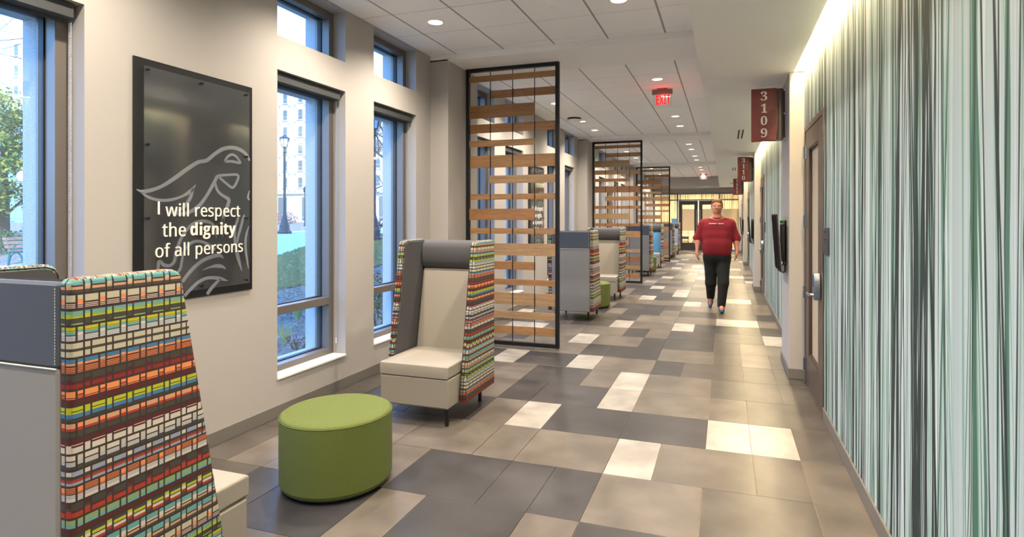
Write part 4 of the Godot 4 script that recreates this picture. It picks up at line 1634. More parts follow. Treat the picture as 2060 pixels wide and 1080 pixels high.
# ------------------------------------------------------------------ the walker
# skin over tapered bones [from, to, radius, radius]: distances joined smoothly, meshed by surface nets
func flesh(st: SurfaceTool, bones: Array, cell: float, k: float):
	var lo := Vector3.INF
	var hi := -Vector3.INF
	for b in bones:
		var r: float = maxf(b[2], b[3]) + 3.0 * k + 2.0 * cell
		lo = lo.min(b[0].min(b[1]) - Vector3.ONE * r)
		hi = hi.max(b[0].max(b[1]) + Vector3.ONE * r)
	var n := Vector3i((hi - lo) / cell) + Vector3i.ONE * 2
	var nx := n.x
	var nxy := n.x * n.y
	var S := PackedFloat32Array()
	S.resize(nxy * n.z)
	for b in bones:
		var a: Vector3 = b[0]
		var e: Vector3 = b[1]
		var ra: float = b[2]
		var rb: float = b[3]
		var ab := e - a
		var l2 := maxf(ab.length_squared(), 1e-9)
		var m := maxf(ra, rb) + 4.0 * k + cell
		var p0 := Vector3i((a.min(e) - Vector3.ONE * m - lo) / cell)
		var p1 := Vector3i((a.max(e) + Vector3.ONE * m - lo) / cell)
		for z in range(maxi(p0.z, 0), mini(p1.z + 1, n.z)):
			for y in range(maxi(p0.y, 0), mini(p1.y + 1, n.y)):
				for x in range(maxi(p0.x, 0), mini(p1.x + 1, n.x)):
					var p := lo + Vector3(x, y, z) * cell
					var t := clampf((p - a).dot(ab) / l2, 0.0, 1.0)
					var d := (p - a - ab * t).length() - lerpf(ra, rb, t)
					if d < 4.0 * k + cell:
						S[z * nxy + y * nx + x] += exp(clampf(-d / k, -12.0, 20.0))
	var Fd := S
	for i in Fd.size():
		Fd[i] = -k * log(Fd[i]) if Fd[i] > 1e-6 else 13.8 * k
	var V := {}
	var N := {}
	for z in n.z - 1:
		for y in n.y - 1:
			for x in nx - 1:
				var i := z * nxy + y * nx + x
				var inside := 0
				for c in [0, 1, nx, nx + 1, nxy, nxy + 1, nxy + nx, nxy + nx + 1]:
					if Fd[i + c] < 0.0:
						inside += 1
				if inside == 0 or inside == 8:
					continue
				var sum := Vector3.ZERO
				var cnt := 0
				for e in [[0, 0, 0, 0], [0, 1, 0, 0], [0, 0, 1, 0], [0, 1, 1, 0], [0, 0, 0, 1], [0, 1, 0, 1], [0, 0, 1, 1], [0, 1, 1, 1], [0, 0, 0, 2], [0, 1, 0, 2], [0, 0, 1, 2], [0, 1, 1, 2]]:
					var ax: int = e[3]
					var o := [0, 0, 0]
					o[(ax + 1) % 3] = e[1]
					o[(ax + 2) % 3] = e[2]
					var s := i + int(o[0]) + int(o[1]) * nx + int(o[2]) * nxy
					var t: int = s + [1, nx, nxy][ax]
					var fa := Fd[s]
					var fb := Fd[t]
					if (fa < 0.0) != (fb < 0.0):
						var q := Vector3(o[0], o[1], o[2])
						q[ax] += fa / (fa - fb)
						sum += q
						cnt += 1
				V[i] = lo + (Vector3(x, y, z) + sum / cnt) * cell
				var g := Vector3(Fd[i + 1] + Fd[i + 1 + nx] + Fd[i + 1 + nxy] + Fd[i + 1 + nx + nxy] - Fd[i] - Fd[i + nx] - Fd[i + nxy] - Fd[i + nx + nxy],
					Fd[i + nx] + Fd[i + nx + 1] + Fd[i + nx + nxy] + Fd[i + nx + 1 + nxy] - Fd[i] - Fd[i + 1] - Fd[i + nxy] - Fd[i + 1 + nxy],
					Fd[i + nxy] + Fd[i + nxy + 1] + Fd[i + nxy + nx] + Fd[i + nxy + nx + 1] - Fd[i] - Fd[i + 1] - Fd[i + nx] - Fd[i + nx + 1])
				N[i] = g.normalized()
	var step := [1, nx, nxy]
	for i in V:
		for ax in 3:
			var f0 := Fd[i]
			var f1: float = Fd[i + step[ax]]
			if (f0 < 0.0) == (f1 < 0.0):
				continue
			var u: int = step[(ax + 1) % 3]
			var v: int = step[(ax + 2) % 3]
			if V.has(i - u) and V.has(i - v) and V.has(i - u - v):
				quad_s(st, [V[i], V[i - u], V[i - u - v], V[i - v]], [N[i], N[i - u], N[i - u - v], N[i - v]])

func hand_bones(w: Vector3, s: float) -> Array:
	# w: wrist; s: +1 thumb side towards +x. The hand hangs, slightly curled, palm towards the thigh
	var out := [[w, w + Vector3(0, -0.05, 0.008), 0.030, 0.030], [w + Vector3(0, -0.05, -0.022), w + Vector3(0, -0.088, -0.024), 0.017, 0.016], [w + Vector3(0, -0.05, 0.026), w + Vector3(0, -0.088, 0.032), 0.018, 0.016], [w + Vector3(0, -0.09, -0.02), w + Vector3(0, -0.09, 0.03), 0.014, 0.014]]
	var L := [0.070, 0.078, 0.073, 0.058]
	for k in 4:
		var b := w + Vector3(0, -0.092 + (0.006 if k == 3 else 0.0), 0.034 - 0.0205 * k)
		var c := b + Vector3(s * 0.006, -L[k] * 0.5, 0.002)
		var d := c + Vector3(s * 0.016, -L[k] * 0.32, 0.0)
		var e := d + Vector3(s * 0.018, -L[k] * 0.18, 0.0)
		out.append_array([[b, c, 0.0095, 0.009], [c, d, 0.009, 0.0082], [d, e, 0.0082, 0.0072]])
	var t0 := w + Vector3(s * 0.006, -0.03, 0.03)
	var t1 := t0 + Vector3(s * 0.012, -0.032, 0.028)
	var t2 := t1 + Vector3(s * 0.010, -0.030, 0.008)
	out.append_array([[t0, t1, 0.013, 0.0105], [t1, t2, 0.0105, 0.0085]])
	return out

func walker():
	var o := base("person", Vector3(-0.135, 0, -10.60))
	var hip := {1: Vector3(0.10, 0.90, 0.0), -1: Vector3(-0.10, 0.90, 0.0)}
	var knee := {1: Vector3(0.105, 0.50, 0.14), -1: Vector3(-0.105, 0.475, -0.01)}
	var ank := {1: Vector3(0.075, 0.105, 0.20), -1: Vector3(-0.115, 0.175, -0.31)}
	var toe := {1: Vector3(0.085, 0.038, 0.375), -1: Vector3(-0.122, 0.036, -0.175)}
	var sh := {1: Vector3(0.225, 1.52, -0.01), -1: Vector3(-0.225, 1.52, -0.01)}
	var el := {1: Vector3(0.318, 1.275, -0.05), -1: Vector3(-0.325, 1.275, -0.03)}
	var wr := {1: Vector3(0.328, 1.055, 0.03), -1: Vector3(-0.335, 1.05, 0.08)}
	var torso := [[Vector3(-0.125, 1.45, 0), Vector3(0.125, 1.45, 0), 0.115, 0.115], [Vector3(-0.105, 1.32, 0.012), Vector3(0.105, 1.32, 0.012), 0.132, 0.132], [Vector3(-0.09, 1.17, 0.03), Vector3(0.09, 1.17, 0.03), 0.142, 0.142], [Vector3(-0.085, 1.05, 0.02), Vector3(0.085, 1.05, 0.02), 0.135, 0.135]]
	var body := []
	body.append_array(torso)
	for s in [-1, 1]:
		body.append([Vector3(0, 1.62, -0.02), sh[s], 0.065, 0.07])
		body.append([sh[s], el[s], 0.066, 0.050])
		body.append([el[s], el[s].lerp(wr[s], 0.3), 0.050, 0.047])
		body.append([el[s].lerp(wr[s], 0.3), wr[s], 0.047, 0.029])
		body.append([hip[s], knee[s], 0.105, 0.066])
		body.append([knee[s], ank[s], 0.062, 0.042])
		body.append([ank[s], toe[s], 0.04, 0.026])
	body.append([Vector3(0, 1.58, -0.02), Vector3(0, 1.72, 0.0), 0.072, 0.066])
	var st := mb()
	flesh(st, body, 0.014, 0.016)
	for s in [-1, 1]:
		flesh(st, hand_bones(wr[s], -s), 0.004, 0.003)
	# head
	var head := [[Vector3(0, 1.845, -0.015), Vector3(0, 1.858, -0.03), 0.094, 0.092], [Vector3(0, 1.79, 0.012), Vector3(0, 1.845, 0.012), 0.078, 0.082], [Vector3(-0.022, 1.748, 0.030), Vector3(0.022, 1.748, 0.030), 0.052, 0.052], [Vector3(0, 1.725, 0.058), Vector3(0, 1.73, 0.05), 0.028, 0.028],
		[Vector3(0, 1.842, 0.094), Vector3(0, 1.800, 0.114), 0.009, 0.014], [Vector3(-0.012, 1.797, 0.102), Vector3(0.012, 1.797, 0.102), 0.010, 0.010], [Vector3(-0.035, 1.852, 0.078), Vector3(0.035, 1.852, 0.078), 0.016, 0.016], [Vector3(-0.045, 1.80, 0.062), Vector3(-0.035, 1.795, 0.066), 0.026, 0.024], [Vector3(0.045, 1.80, 0.062), Vector3(0.035, 1.795, 0.066), 0.026, 0.024],
		[Vector3(-0.020, 1.767, 0.086), Vector3(0.020, 1.767, 0.086), 0.010, 0.010], [Vector3(-0.016, 1.752, 0.084), Vector3(0.016, 1.752, 0.084), 0.010, 0.010], [Vector3(0, 1.66, -0.015), Vector3(0, 1.74, 0.0), 0.066, 0.060]]
	for s in [-1, 1]:
		head.append([Vector3(s * 0.090, 1.835, -0.02), Vector3(s * 0.086, 1.80, -0.014), 0.012, 0.009])
		head.append([Vector3(s * 0.092, 1.84, -0.026), Vector3(s * 0.090, 1.815, -0.03), 0.009, 0.009])
	flesh(st, head, 0.0055, 0.007)
	var bodymesh := obj("body", st, M.skin, o)
	for s in [-1, 1]:
		st = mb()
		lathe(st, [Vector2(0, -0.011), Vector2(0.008, -0.008), Vector2(0.011, 0), Vector2(0.008, 0.008), Vector2(0, 0.011)], 12, Vector3(s * 0.033, 1.832, 0.082))
		obj("eye", st, M.eye, bodymesh)
	st = mb()
	tube(st, [Vector3(-0.026, 1.761, 0.088), Vector3(0, 1.760, 0.0965), Vector3(0.026, 1.761, 0.088)], [0.003, 0.0045, 0.003], 8)
	obj("mouth", st, M.lip, bodymesh)
	var hair := [[Vector3(0, 1.868, -0.03), Vector3(0, 1.862, -0.045), 0.098, 0.098], [Vector3(0, 1.84, -0.06), Vector3(0, 1.78, -0.06), 0.075, 0.06], [Vector3(-0.055, 1.915, 0.035), Vector3(0.05, 1.918, 0.040), 0.030, 0.032], [Vector3(-0.02, 1.925, 0.0), Vector3(0.03, 1.925, 0.02), 0.03, 0.03]]
	for s in [-1, 1]:
		hair.append([Vector3(s * 0.078, 1.885, 0.02), Vector3(s * 0.085, 1.84, -0.01), 0.020, 0.014])
	st = mb()
	flesh(st, hair, 0.007, 0.006)
	obj("hair", st, M.hair, o)
	# sweatshirt with sleeves pushed to the elbow
	var shirt := []
	for b in torso:
		shirt.append([b[0], b[1], b[2] + 0.022, b[3] + 0.022])
	shirt.append([Vector3(-0.082, 1.10, 0.025), Vector3(0.082, 1.10, 0.025), 0.155, 0.155])
	for s in [-1, 1]:
		shirt.append([Vector3(0, 1.605, -0.02), sh[s], 0.066, 0.082])
		shirt.append([sh[s], el[s], 0.080, 0.072])
		shirt.append([el[s], el[s].lerp(wr[s], 0.12), 0.074, 0.066])
	st = mb()
	flesh(st, shirt, 0.014, 0.016)
	var sw := obj("sweatshirt", st, M.shirt, o)
	st = mb()
	var ring := []
	for i in 24:
		var a := TAU * i / 24
		ring.append(Vector3(0.080 * cos(a), 1.652 - 0.030 * sin(a), -0.015 + 0.082 * sin(a)))
	tube(st, ring, 0.012, 8, true)
	obj("neck_band", st, M.shirt, sw)
	# a short line of white lettering too blurred to read: ten small marks
	st = mb()
	var x := -0.135
	for wide in [0.022, 0.020, 0.024, 0.016, 0.020, -0.012, 0.014, -0.014, 0.022, 0.016, 0.014, 0.024]:
		if wide < 0.0:
			x -= wide
			continue
		box(st, Vector3(x, 1.520, 0.116), Vector3(x + wide * 0.8, 1.538, 0.136), 0.002)
		x += wide + 0.004
	obj("white_lettering", st, M.letter, sw)
	var tr := [[Vector3(-0.085, 0.965, 0.012), Vector3(0.085, 0.965, 0.012), 0.152, 0.152], [Vector3(-0.09, 0.90, 0.0), Vector3(0.09, 0.90, 0.0), 0.130, 0.130]]
	for s in [-1, 1]:
		tr.append([hip[s], knee[s], 0.126, 0.092])
		tr.append([knee[s], ank[s] + Vector3(0, 0.02, 0), 0.090, 0.070])
	st = mb()
	flesh(st, tr, 0.014, 0.014)
	obj("trousers", st, M.trousers, o)
	for s in [1, -1]:
		var d: Vector3 = (toe[s] - ank[s])
		var heel: Vector3 = ank[s] + Vector3(0, -0.062, -0.045) if s == 1 else ank[s] + Vector3(0, -0.045, -0.055)
		st = mb()
		flesh(st, [[ank[s] + Vector3(0, -0.02, -0.01), ank[s] + Vector3(0, -0.045, 0.03), 0.046, 0.045], [heel, heel.lerp(toe[s], 0.5), 0.034, 0.038], [heel.lerp(toe[s], 0.45), toe[s], 0.042, 0.033]], 0.008, 0.010)
		var shoe := obj("shoe", st, M.shoe, o)
		st = mb()
		var f := Vector3(0, -0.030, 0)
		flesh(st, [[heel + f, toe[s] + f * 0.85, 0.010, 0.010], [heel + f + Vector3(0.02, 0, 0), toe[s] + f * 0.85 + Vector3(0.022, 0, -0.02), 0.009, 0.009], [heel + f - Vector3(0.02, 0, 0), toe[s] + f * 0.85 - Vector3(0.022, 0, 0.02), 0.009, 0.009]], 0.006, 0.006)
		obj("sole", st, M.sole, shoe)
		st = mb()
		for q in 4:
			var m: Vector3 = ank[s] + d * (0.30 + 0.12 * q) + Vector3(0, 0.020 - 0.002 * q, 0)
			rod(st, m + Vector3(-0.02, 0, 0), m + Vector3(0.02, 0, 0), 0.003, 6)
		obj("laces", st, M.sole, shoe)
	tag(o, "person in dark red sweatshirt and black trousers walking towards the camera", "person")

# ------------------------------------------------------------------ outdoors
func ground(x: float, z: float) -> float:
	var a := smoothstep(-4.5, -13.0, x)
	var h := 0.08 + 0.87 * smoothstep(-10.5, -18.5, z)
	return a * h - 0.06 * (1.0 - a)

func patch(x0: float, x1: float, z0: float, z1: float, step: float, lift: float, rough: float, edge = null) -> SurfaceTool:
	var st := mb()
	var nx := int(ceil((x0 - x1) / step))
	var nz := int(ceil((z0 - z1) / step))
	var n := FastNoiseLite.new()
	n.seed = 3
	n.frequency = 1.3
	var P := []
	for i in nx + 1:
		var col := []
		for k in nz + 1:
			var x := lerpf(x0, x1, float(i) / nx)
			var z := lerpf(z0, z1, float(k) / nz)
			col.append(Vector3(x, ground(x, z) + lift + rough * n.get_noise_2d(x * 3.0, z * 3.0), z))
		P.append(col)
	for i in nx:
		for k in nz:
			var a: Vector3 = P[i][k]
			var b: Vector3 = P[i + 1][k]
			var c: Vector3 = P[i + 1][k + 1]
			var d: Vector3 = P[i][k + 1]
			var nn := (b - a).cross(c - a).normalized()
			if nn.y < 0.0:
				nn = -nn
			quad(st, a, b, c, d, nn)
	return st

func scatter(n: String, mesh: Mesh, m: Material, at: Array, parent: Node3D = null) -> MultiMeshInstance3D:
	var mm := MultiMesh.new()
	mm.transform_format = MultiMesh.TRANSFORM_3D
	mm.mesh = mesh
	mm.instance_count = at.size()
	for i in at.size():
		mm.set_instance_transform(i, at[i])
	var o := MultiMeshInstance3D.new()
	o.multimesh = mm
	o.material_override = m
	o.set_meta("kind", "stuff")
	if parent:
		o.name = n
		parent.add_child(o, true)
	else:
		o.name = numbered(n)
		add_child(o)
	return o

func spin() -> Basis:
	return Basis.from_euler(Vector3(rng.randf() * TAU, rng.randf() * TAU, rng.randf() * TAU))

func leaf_mesh(l: float, w: float) -> ArrayMesh:
	var st := mb()
	var p := [Vector3(0, 0, 0), Vector3(w * 0.5, l * 0.45, w * 0.12), Vector3(0, l, 0), Vector3(-w * 0.5, l * 0.45, w * 0.12)]
	tri(st, p[0], p[1], p[2], Vector3(0, 0, 1))
	tri(st, p[0], p[2], p[3], Vector3(0, 0, 1))
	return st.commit()

func blade_tuft(count: int, tall: float, bend: float, thick: float) -> ArrayMesh:
	var st := mb()
	for k in count:
		var a := rng.randf() * TAU
		var d := Vector3(cos(a), 0, sin(a))
		var s := Vector3(-d.z, 0, d.x) * thick
		var h := tall * rng.randf_range(0.6, 1.1)
		var p0 := d * 0.02
		var p1 := d * bend * 0.35 + Vector3(0, h * 0.7, 0)
		var p2 := d * bend * rng.randf_range(0.8, 1.2) + Vector3(0, h * rng.randf_range(0.7, 1.0), 0)
		quad(st, p0 - s, p0 + s, p1 + s * 0.8, p1 - s * 0.8, d)
		tri(st, p1 - s * 0.8, p1 + s * 0.8, p2, d)
	return st.commit()

func bush(n: String, at: Vector3, size: Vector3, leaf: String, count: int, ls: float, label: String, group := ""):
	var o := base(n, at)
	var st := mb()
	for k in 5:
		var a := TAU * k / 5.0
		tube(st, [Vector3(0, -0.1, 0), Vector3(cos(a) * size.x * 0.3, size.y * 0.45, sin(a) * size.z * 0.3), Vector3(cos(a) * size.x * 0.45, size.y * 0.8, sin(a) * size.z * 0.45)], [0.02, 0.012, 0.005], 5)
	obj("stem", st, M.bark, o)
	var T := []
	for i in count:
		var v := Vector3(rng.randfn(0, 1), rng.randfn(0, 1), rng.randfn(0, 1)).normalized() * pow(rng.randf(), 0.4)
		T.append(Transform3D(spin() * Basis.from_scale(Vector3.ONE * rng.randf_range(0.7, 1.2)), Vector3(v.x * size.x * 0.5, size.y * 0.55 + v.y * size.y * 0.45, v.z * size.z * 0.5)))
	scatter("foliage", leaf_mesh(ls, ls * 0.55), M[leaf], T, o)
	tag(o, label, "shrub", group)

func grow(st: SurfaceTool, from: Vector3, dir: Vector3, length: float, r: float, depth: int):
	var pts := [from]
	var rad := [r]
	var p := from
	var d := dir
	for k in 4:
		d = (d + Vector3(rng.randfn(0, 0.12), rng.randfn(0.03, 0.10), rng.randfn(0, 0.12))).normalized()
		p += d * length / 4.0
		pts.append(p)
		rad.append(r * (1.0 - 0.14 * (k + 1)))
		if depth > 0 and k >= 1:
			var side := d.cross(Vector3(rng.randfn(0, 1), rng.randfn(0, 1), rng.randfn(0, 1))).normalized()
			grow(st, p, (d * 0.75 + side * 0.75).normalized(), length * rng.randf_range(0.5, 0.75), r * (0.52 - 0.05 * k), depth - 1)
	tube(st, pts, rad, 6 if depth > 1 else 4)

func bare_tree(at: Vector3, height: float, label: String, sd: int):
	rng.seed = sd
	var o := base("bare_tree", at)
	var st := mb()
	var trunk := [Vector3(0, -0.2, 0), Vector3(0.03, height * 0.15, 0.02), Vector3(-0.02, height * 0.3, 0.0), Vector3(0.02, height * 0.45, 0.03)]
	tube(st, trunk, [height * 0.022, height * 0.018, height * 0.015, height * 0.012], 8)
	obj("trunk", st, M.bark, o)
	st = mb()
	for k in 9:
		var a := TAU * k / 9.0 + rng.randf() * 0.6
		var y := height * (0.24 + 0.20 * k / 8.0)
		grow(st, Vector3(0, y, 0), Vector3(cos(a), 0.55 + 0.08 * k, sin(a)).normalized(), height * 0.34, height * 0.008, 3)
	obj("branches", st, M.bark, o)
	tag(o, label, "tree", "bare winter trees")

func lantern_post(at: Vector3, height: float, label: String):
	var o := base("street_lamp", at)
	var st := mb()
	lathe(st, [Vector2(0, -0.2), Vector2(0.30, -0.2), Vector2(0.30, 0.10), Vector2(0.24, 0.14), Vector2(0.20, 0.30), Vector2(0.22, 0.34), Vector2(0.13, 0.60), Vector2(0.10, 0.72), Vector2(0.075, 0.80), Vector2(0.06, 0.95)], 16)
	obj("base", st, M.iron, o)
	st = mb()
	var h := height - 0.62
	lathe(st, [Vector2(0.058, 0.9), Vector2(0.048, h - 0.2), Vector2(0.075, h - 0.17), Vector2(0.05, h - 0.12), Vector2(0.05, h)], 14)
	obj("pole", st, M.iron, o)
	st = mb()
	lathe(st, [Vector2(0.05, h), Vector2(0.12, h + 0.05), Vector2(0.125, h + 0.07)], 6)
	lathe(st, [Vector2(0.22, h + 0.42), Vector2(0.235, h + 0.44), Vector2(0.10, h + 0.53), Vector2(0.03, h + 0.57), Vector2(0.02, h + 0.62), Vector2(0, h + 0.63)], 6)
	for k in 6:
		var a := TAU * k / 6.0
		rod(st, Vector3(0.122 * cos(a), h + 0.06, 0.122 * sin(a)), Vector3(0.20 * cos(a), h + 0.43, 0.20 * sin(a)), 0.012, 5)
	obj("lantern_frame", st, M.iron, o)
	st = mb()
	lathe(st, [Vector2(0.112, h + 0.07), Vector2(0.19, h + 0.42)], 6)
	obj("lantern_pane", st, M.globe, o)
	tag(o, label, "street lamp", "lantern street lamps")

func bench(at: Vector3, turn: float, iron: Material, label: String):
	var o := base("garden_bench", at, turn)
	for s in [-0.75, 0.75]:
		var st := mb()
		var arm := []
		for k in 11:
			var a := PI * k / 10.0
			arm.append(Vector3(s, 0.45 + 0.22 * sin(a), 0.16 - 0.22 * cos(a + PI)))
		tube(st, arm, 0.022, 8)
		var arch := []
		for k in 11:
			var a := PI * k / 10.0
			arch.append(Vector3(s, 0.0 + 0.40 * sin(a), 0.04 + 0.27 * cos(a)))
		tube(st, arch, 0.025, 8)
		tube(st, [Vector3(s, 0.0, -0.26), Vector3(s, 0.42, -0.20), Vector3(s, 0.86, -0.36)], 0.026, 8)
		rod(st, Vector3(s, 0.42, -0.22), Vector3(s, 0.42, 0.30), 0.022, 8)
		obj("side_frame", st, iron, o)
	for k in 4:
		var st := mb()
		box(st, Vector3(-0.85, 0.435, -0.16 + k * 0.12), Vector3(0.85, 0.465, -0.06 + k * 0.12), 0.006)
		obj("seat_plank", st, M.plank, o)
	for k in 3:
		var st := mb()
		box(st, Vector3(-0.85, 0, -0.012), Vector3(0.85, 0.10, 0.012), 0.006)
		var p := obj("back_plank", st, M.plank, o)
		p.position = Vector3(0, 0.52 + k * 0.12, -0.225 - k * 0.044)
		p.rotation.x = -0.35
	tag(o, label, "bench")

func tower(n: String, x0: float, x1: float, z: float, top: float, cols: Array, floors: int, fh: float, first: float, label: String, slit: bool):
	var o := base(n, Vector3((x0 + x1) / 2, 0.6, z))
	var hw := (x1 - x0) / 2
	var st := mb()
	box(st, Vector3(-hw, 0, 0), Vector3(hw, top, -16.0))
	obj("walls", st, M.tower, o)
	st = mb()
	box(st, Vector3(-hw - 0.05, top, 0.05), Vector3(hw + 0.05, top + 0.4, -16.05))
	obj("parapet", st, M.tower, o)
	for c in cols:
		var x: float = c - (x0 + x1) / 2
		st = mb()
		box(st, Vector3(x - 1.15, first - 0.8, 0), Vector3(x - 1.0, first + floors * fh, 0.18))
		box(st, Vector3(x + 1.0, first - 0.8, 0), Vector3(x + 1.15, first + floors * fh, 0.18))
		obj("rib", st, M.tower_line, o)
		for k in floors:
			var y := first + k * fh
			st = mb()
			box(st, Vector3(x - 0.55, y, 0.01), Vector3(x + 0.55, y + 1.9, 0.07))
			var w := obj("window", st, M.tower_line, o)
			st = mb()
			box(st, Vector3(x - 0.40, y + 0.08, 0.06), Vector3(x + 0.42, y + 0.62, 0.09))
			box(st, Vector3(x - 0.40, y + 0.70, 0.06), Vector3(x + 0.42, y + 1.82, 0.09))
			obj("pane", st, M.tower_glass, w)
			st = mb()
			box(st, Vector3(x - 0.7, y - 0.16, 0), Vector3(x + 0.7, y, 0.22))
			for s in [-1.08, 1.08]:
				box(st, Vector3(x + s - 0.15, y - 0.55, 0.1), Vector3(x + s + 0.15, y - 0.30, 0.4))
			obj("ledge", st, M.tower_line, o)
	# ground storey
	st = mb()
	box(st, Vector3(-hw, first - 1.15, 0), Vector3(hw, first - 0.9, 0.5))
	obj("band_course", st, M.tower_line, o)
	if not slit:
		var i := 0
		var x := -hw + 1.5
		while x < hw - 3.0:
			st = mb()
			box(st, Vector3(x, 0.5, 0.01), Vector3(x + 2.2, first - 1.6, 0.06))
			var w := obj("window", st, M.tower_line, o)
			st = mb()
			box(st, Vector3(x + 0.12, 0.65, 0.06), Vector3(x + 2.08, 1.2, 0.09))
			box(st, Vector3(x + 0.12, 1.3, 0.06), Vector3(x + 2.08, first - 1.75, 0.09))
			obj("pane", st, M.tower_glass, w)
			x += 5.4
	tag(o, label, "building")

func outdoors():
	rng.seed = 99
	struct("terrain_soil", patch(-21.5, -150.0, 60.0, -130.0, 6.0, -0.02, 0.0), M.soil)
	struct("path", patch(-13.0, -21.6, 30.0, -60.0, 1.0, 0.0, 0.0), M.path)
	var lawn := patch(-9.4, -13.05, 12.0, -40.0, 0.14, 0.03, 0.05)
	struct("lawn_ground", lawn, M.lawn)
	struct("planting_bed", patch(-3.86, -9.5, 12.0, -40.0, 0.10, 0.0, 0.045), M.mulch)
	# grass, mulch chips
	var tuft := blade_tuft(9, 0.075, 0.05, 0.004)
	var T := []
	for i in 26000:
		var x := rng.randf_range(-13.05, -9.4)
		var z := rng.randf_range(-6.0, -30.0)
		T.append(Transform3D(Basis(Vector3.UP, rng.randf() * TAU) * Basis.from_scale(Vector3.ONE * rng.randf_range(0.7, 1.3)), Vector3(x, ground(x, z) + 0.02, z)))
	var gr := scatter("lawn_grass", tuft, M.blade0, T)
	tag(gr, "pale winter lawn on the bank outside the windows", "grass")
	T = []
	for i in 16000:
		var x := rng.randf_range(-9.5, -3.95)
		var z := rng.randf_range(-2.0, -24.0)
		T.append(Transform3D(spin() * Basis.from_scale(Vector3(rng.randf_range(0.5, 1.6), 0.5, 0.6)), Vector3(x, ground(x, z) + 0.02, z)))
	var chip := mb()
	box(chip, Vector3(-0.03, -0.006, -0.008), Vector3(0.03, 0.006, 0.008))
	var mu := scatter("mulch_chips", chip.commit(), M.mulch, T)
	tag(mu, "grey brown wood chips covering the bed outside the windows", "mulch")
	# planted tufts below the window
	var big := blade_tuft(110, 0.36, 0.26, 0.003)
	var tufts := [[-5.55, -6.15, 1.0, "pale green grass clump low in the window left of the lounge chair, nearer one"], [-6.6, -7.6, 1.05, "pale green grass clump behind the nearer one outside the window"]]
	for t in tufts:
		var o := base("ornamental_grass", Vector3(t[0], ground(t[0], t[1]), t[1]), t[0] * 3.0)
		var b := put("blades", big, M.blade1, o)
		b.scale = Vector3.ONE * t[2]
		tag(o, t[3], "plant", "grass clumps in the bed")
	bush("low_plant", Vector3(-5.15, ground(-5.15, -5.95), -5.95), Vector3(0.35, 0.22, 0.35), "leaf3", 90, 0.05, "small reddish plant in the bed right below the window")
	bush("evergreen_shrub", Vector3(-5.0, ground(-5.0, -7.45), -7.45), Vector3(0.8, 0.85, 0.8), "leaf0", 900, 0.07, "dense green shrub outside the window behind the lounge chair")
	# benches, lamps, banner
	bench(Vector3(-20.6, ground(-20.6, -12.2), -12.2), PI / 2 + 0.15, M.teal, "wooden slat bench with teal iron arms outside the leftmost window")
	bench(Vector3(-12.9, ground(-12.9, -19.6), -19.6), PI / 2 + 0.5, M.iron, "dark iron bench by a lamp post outside the narrow window")
	lantern_post(Vector3(-18.25, ground(-18.25, -20.2), -20.2), 4.35, "dark lantern lamp post outside the wide window")
	lantern_post(Vector3(-11.75, ground(-11.75, -17.35), -17.35), 4.5, "dark lantern lamp post outside the narrow window beside the pilaster")
	var gl := base("globe_lamp", Vector3(-29.0, ground(-29.0, -16.6), -16.6))
	var st := mb()
	tube(st, [Vector3(0, -0.1, 0), Vector3(0, 2.35, 0)], 0.07, 10)
	obj("pole", st, M.iron, gl)
	st = mb()
	lathe(st, [Vector2(0, 2.30), Vector2(0.16, 2.33), Vector2(0.26, 2.42), Vector2(0.31, 2.58), Vector2(0.28, 2.74), Vector2(0.18, 2.86), Vector2(0, 2.90)], 20)
	obj("globe", st, M.globe, gl)
	tag(gl, "globe lamp on a grey post before the leafy tree", "street lamp")
	var bp := base("banner_post", Vector3(-35.0, 0.95, -41.2))
	st = mb()
	lathe(st, [Vector2(0, -0.2), Vector2(0.14, -0.2), Vector2(0.12, 0.1), Vector2(0.07, 0.15), Vector2(0.055, 2.9), Vector2(0.13, 3.0), Vector2(0.16, 3.3), Vector2(0.02, 3.5), Vector2(0, 3.5)], 12)
	obj("pole", st, M.iron, bp)
	st = mb()
	box(st, Vector3(0.10, 1.0, -0.01), Vector3(0.62, 2.15, 0.01))
	var bn := obj("banner", st, M.banner, bp)
	st = mb()
	prism(st, PackedVector2Array([Vector2(0.22, 1.35), Vector2(0.50, 1.35), Vector2(0.44, 1.55), Vector2(0.40, 1.80), Vector2(0.33, 1.80), Vector2(0.28, 1.55)]), 2, 0.01, 0.014)
	obj("white_mark", st, M.letter, bn)
	st = mb()
	for y in [0.98, 2.17]:
		rod(st, Vector3(0, y, 0), Vector3(0.66, y, 0), 0.012, 6)
	obj("arm", st, M.iron, bp)
	tag(bp, "lamp post with a red banner bearing a white mark outside the wide window", "banner post")
	# buildings
	tower("white_tower", -109.5, -78.0, -60.4, 33.0, [-107.6, -92.0], 8, 3.35, 3.6, "tall white tower with slit windows far outside the leftmost window", true)
	tower("campus_building", -96.0, -44.0, -85.0, 27.4, [-91.5, -84.0, -76.6, -73.2, -66.0, -60.0, -56.8, -50.0], 6, 3.1, 6.6, "long white building with columns of windows outside the wide window", false)
	var wg := base("tower_shade_block", Vector3(-95.0, 0.6, -57.0))  # block added to carry the painted shade over the lower tower
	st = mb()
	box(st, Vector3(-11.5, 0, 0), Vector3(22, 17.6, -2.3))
	obj("walls", st, M.tower_shade, wg)
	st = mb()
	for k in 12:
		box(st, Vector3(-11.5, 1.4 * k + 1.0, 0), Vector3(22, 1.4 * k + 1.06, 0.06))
	obj("shade_block_joint", st, M.tower_shade, wg)
	tag(wg, "added blue grey block painting the shaded lower part of the white tower", "building")
	# trees and shrubs
	leafy_tree(Vector3(-31.5, 0.2, -17.2), 7.6, 5.2)
	bare_tree(Vector3(-17.0, 0.2, -5.5), 8.5, "bare tree with thin twigs crossing the leftmost window", 5)
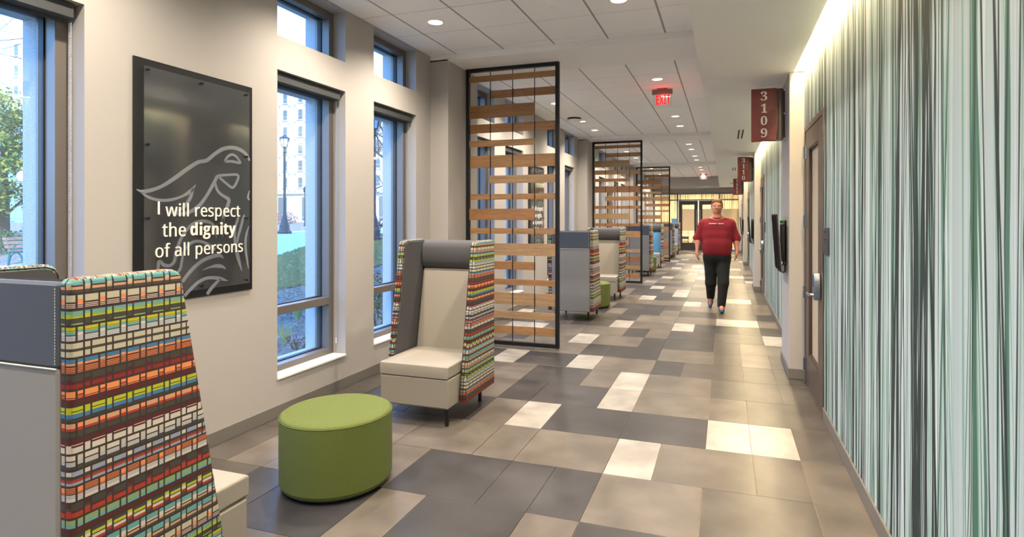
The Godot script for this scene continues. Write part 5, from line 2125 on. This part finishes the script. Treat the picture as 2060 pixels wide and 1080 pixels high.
	bare_tree(Vector3(-22.0, 0.95, -30.5), 8.0, "bare tree before the white building outside the wide window", 8)
	bare_tree(Vector3(-14.5, 0.9, -24.0), 9.0, "bare branching tree outside the narrow window by the pilaster", 12)
	rng.seed = 41
	for k in 9:
		var z := -52.0 - 2.0 * (k % 3)
		var x := -52.0 + 3.4 * k
		bush("border_shrub", Vector3(x, 0.7, z), Vector3(3.6, rng.randf_range(1.0, 1.7), 2.4), ["leaf2", "leaf3", "leaf3"][k % 3], 700, 0.22, "brownish winter shrub in the border before the white building, %s from the left" % ["first", "second", "third", "fourth", "fifth", "sixth", "seventh", "eighth", "ninth"][k], "border shrubs")
	for k in 5:
		bush("hedge_shrub", Vector3(-24.5 - 0.4 * k, 0.15, -11.0 - 1.9 * k), Vector3(2.2, 1.15, 2.2), "leaf0", 1100, 0.12, "dark green shrub behind the teal bench, %s from the left" % ["first", "second", "third", "fourth", "fifth"][k], "shrubs behind the bench")

func leafy_tree(at: Vector3, height: float, wide: float):
	rng.seed = 17
	var o := base("leafy_tree", at)
	var st := mb()
	tube(st, [Vector3(0, -0.3, 0), Vector3(0.05, height * 0.3, 0), Vector3(0, height * 0.7, 0.05)], [0.22, 0.17, 0.07], 10)
	for k in 10:
		var a := TAU * k / 10.0
		tube(st, [Vector3(0, height * (0.2 + 0.05 * k), 0), Vector3(cos(a) * wide * 0.25, height * (0.3 + 0.05 * k), sin(a) * wide * 0.25), Vector3(cos(a) * wide * 0.42, height * (0.36 + 0.05 * k), sin(a) * wide * 0.42)], [0.07, 0.045, 0.015], 6)
	obj("trunk", st, M.bark, o)
	var A := []
	var B := []
	for c in 90:
		var v := Vector3(rng.randfn(0, 1), rng.randfn(0, 1), rng.randfn(0, 1)).normalized() * pow(rng.randf(), 0.35)
		var taper := 1.0 - 0.55 * clampf(v.y, 0.0, 1.0)
		var mid := Vector3(v.x * wide * 0.5 * taper, height * 0.54 + v.y * height * 0.46, v.z * wide * 0.5 * taper)
		for i in 130:
			var p := mid + Vector3(rng.randfn(0, 0.26), rng.randfn(0, 0.20), rng.randfn(0, 0.26))
			var t := Transform3D(spin() * Basis.from_scale(Vector3.ONE * rng.randf_range(0.7, 1.25)), p)
			if rng.randf() < 0.40:
				B.append(t)
			else:
				A.append(t)
	var lm := leaf_mesh(0.20, 0.10)
	scatter("foliage", lm, M.leaf0, A, o)
	scatter("foliage", lm, M.leaf1, B, o)
	tag(o, "dense broadleaf evergreen tree outside the leftmost window", "tree")
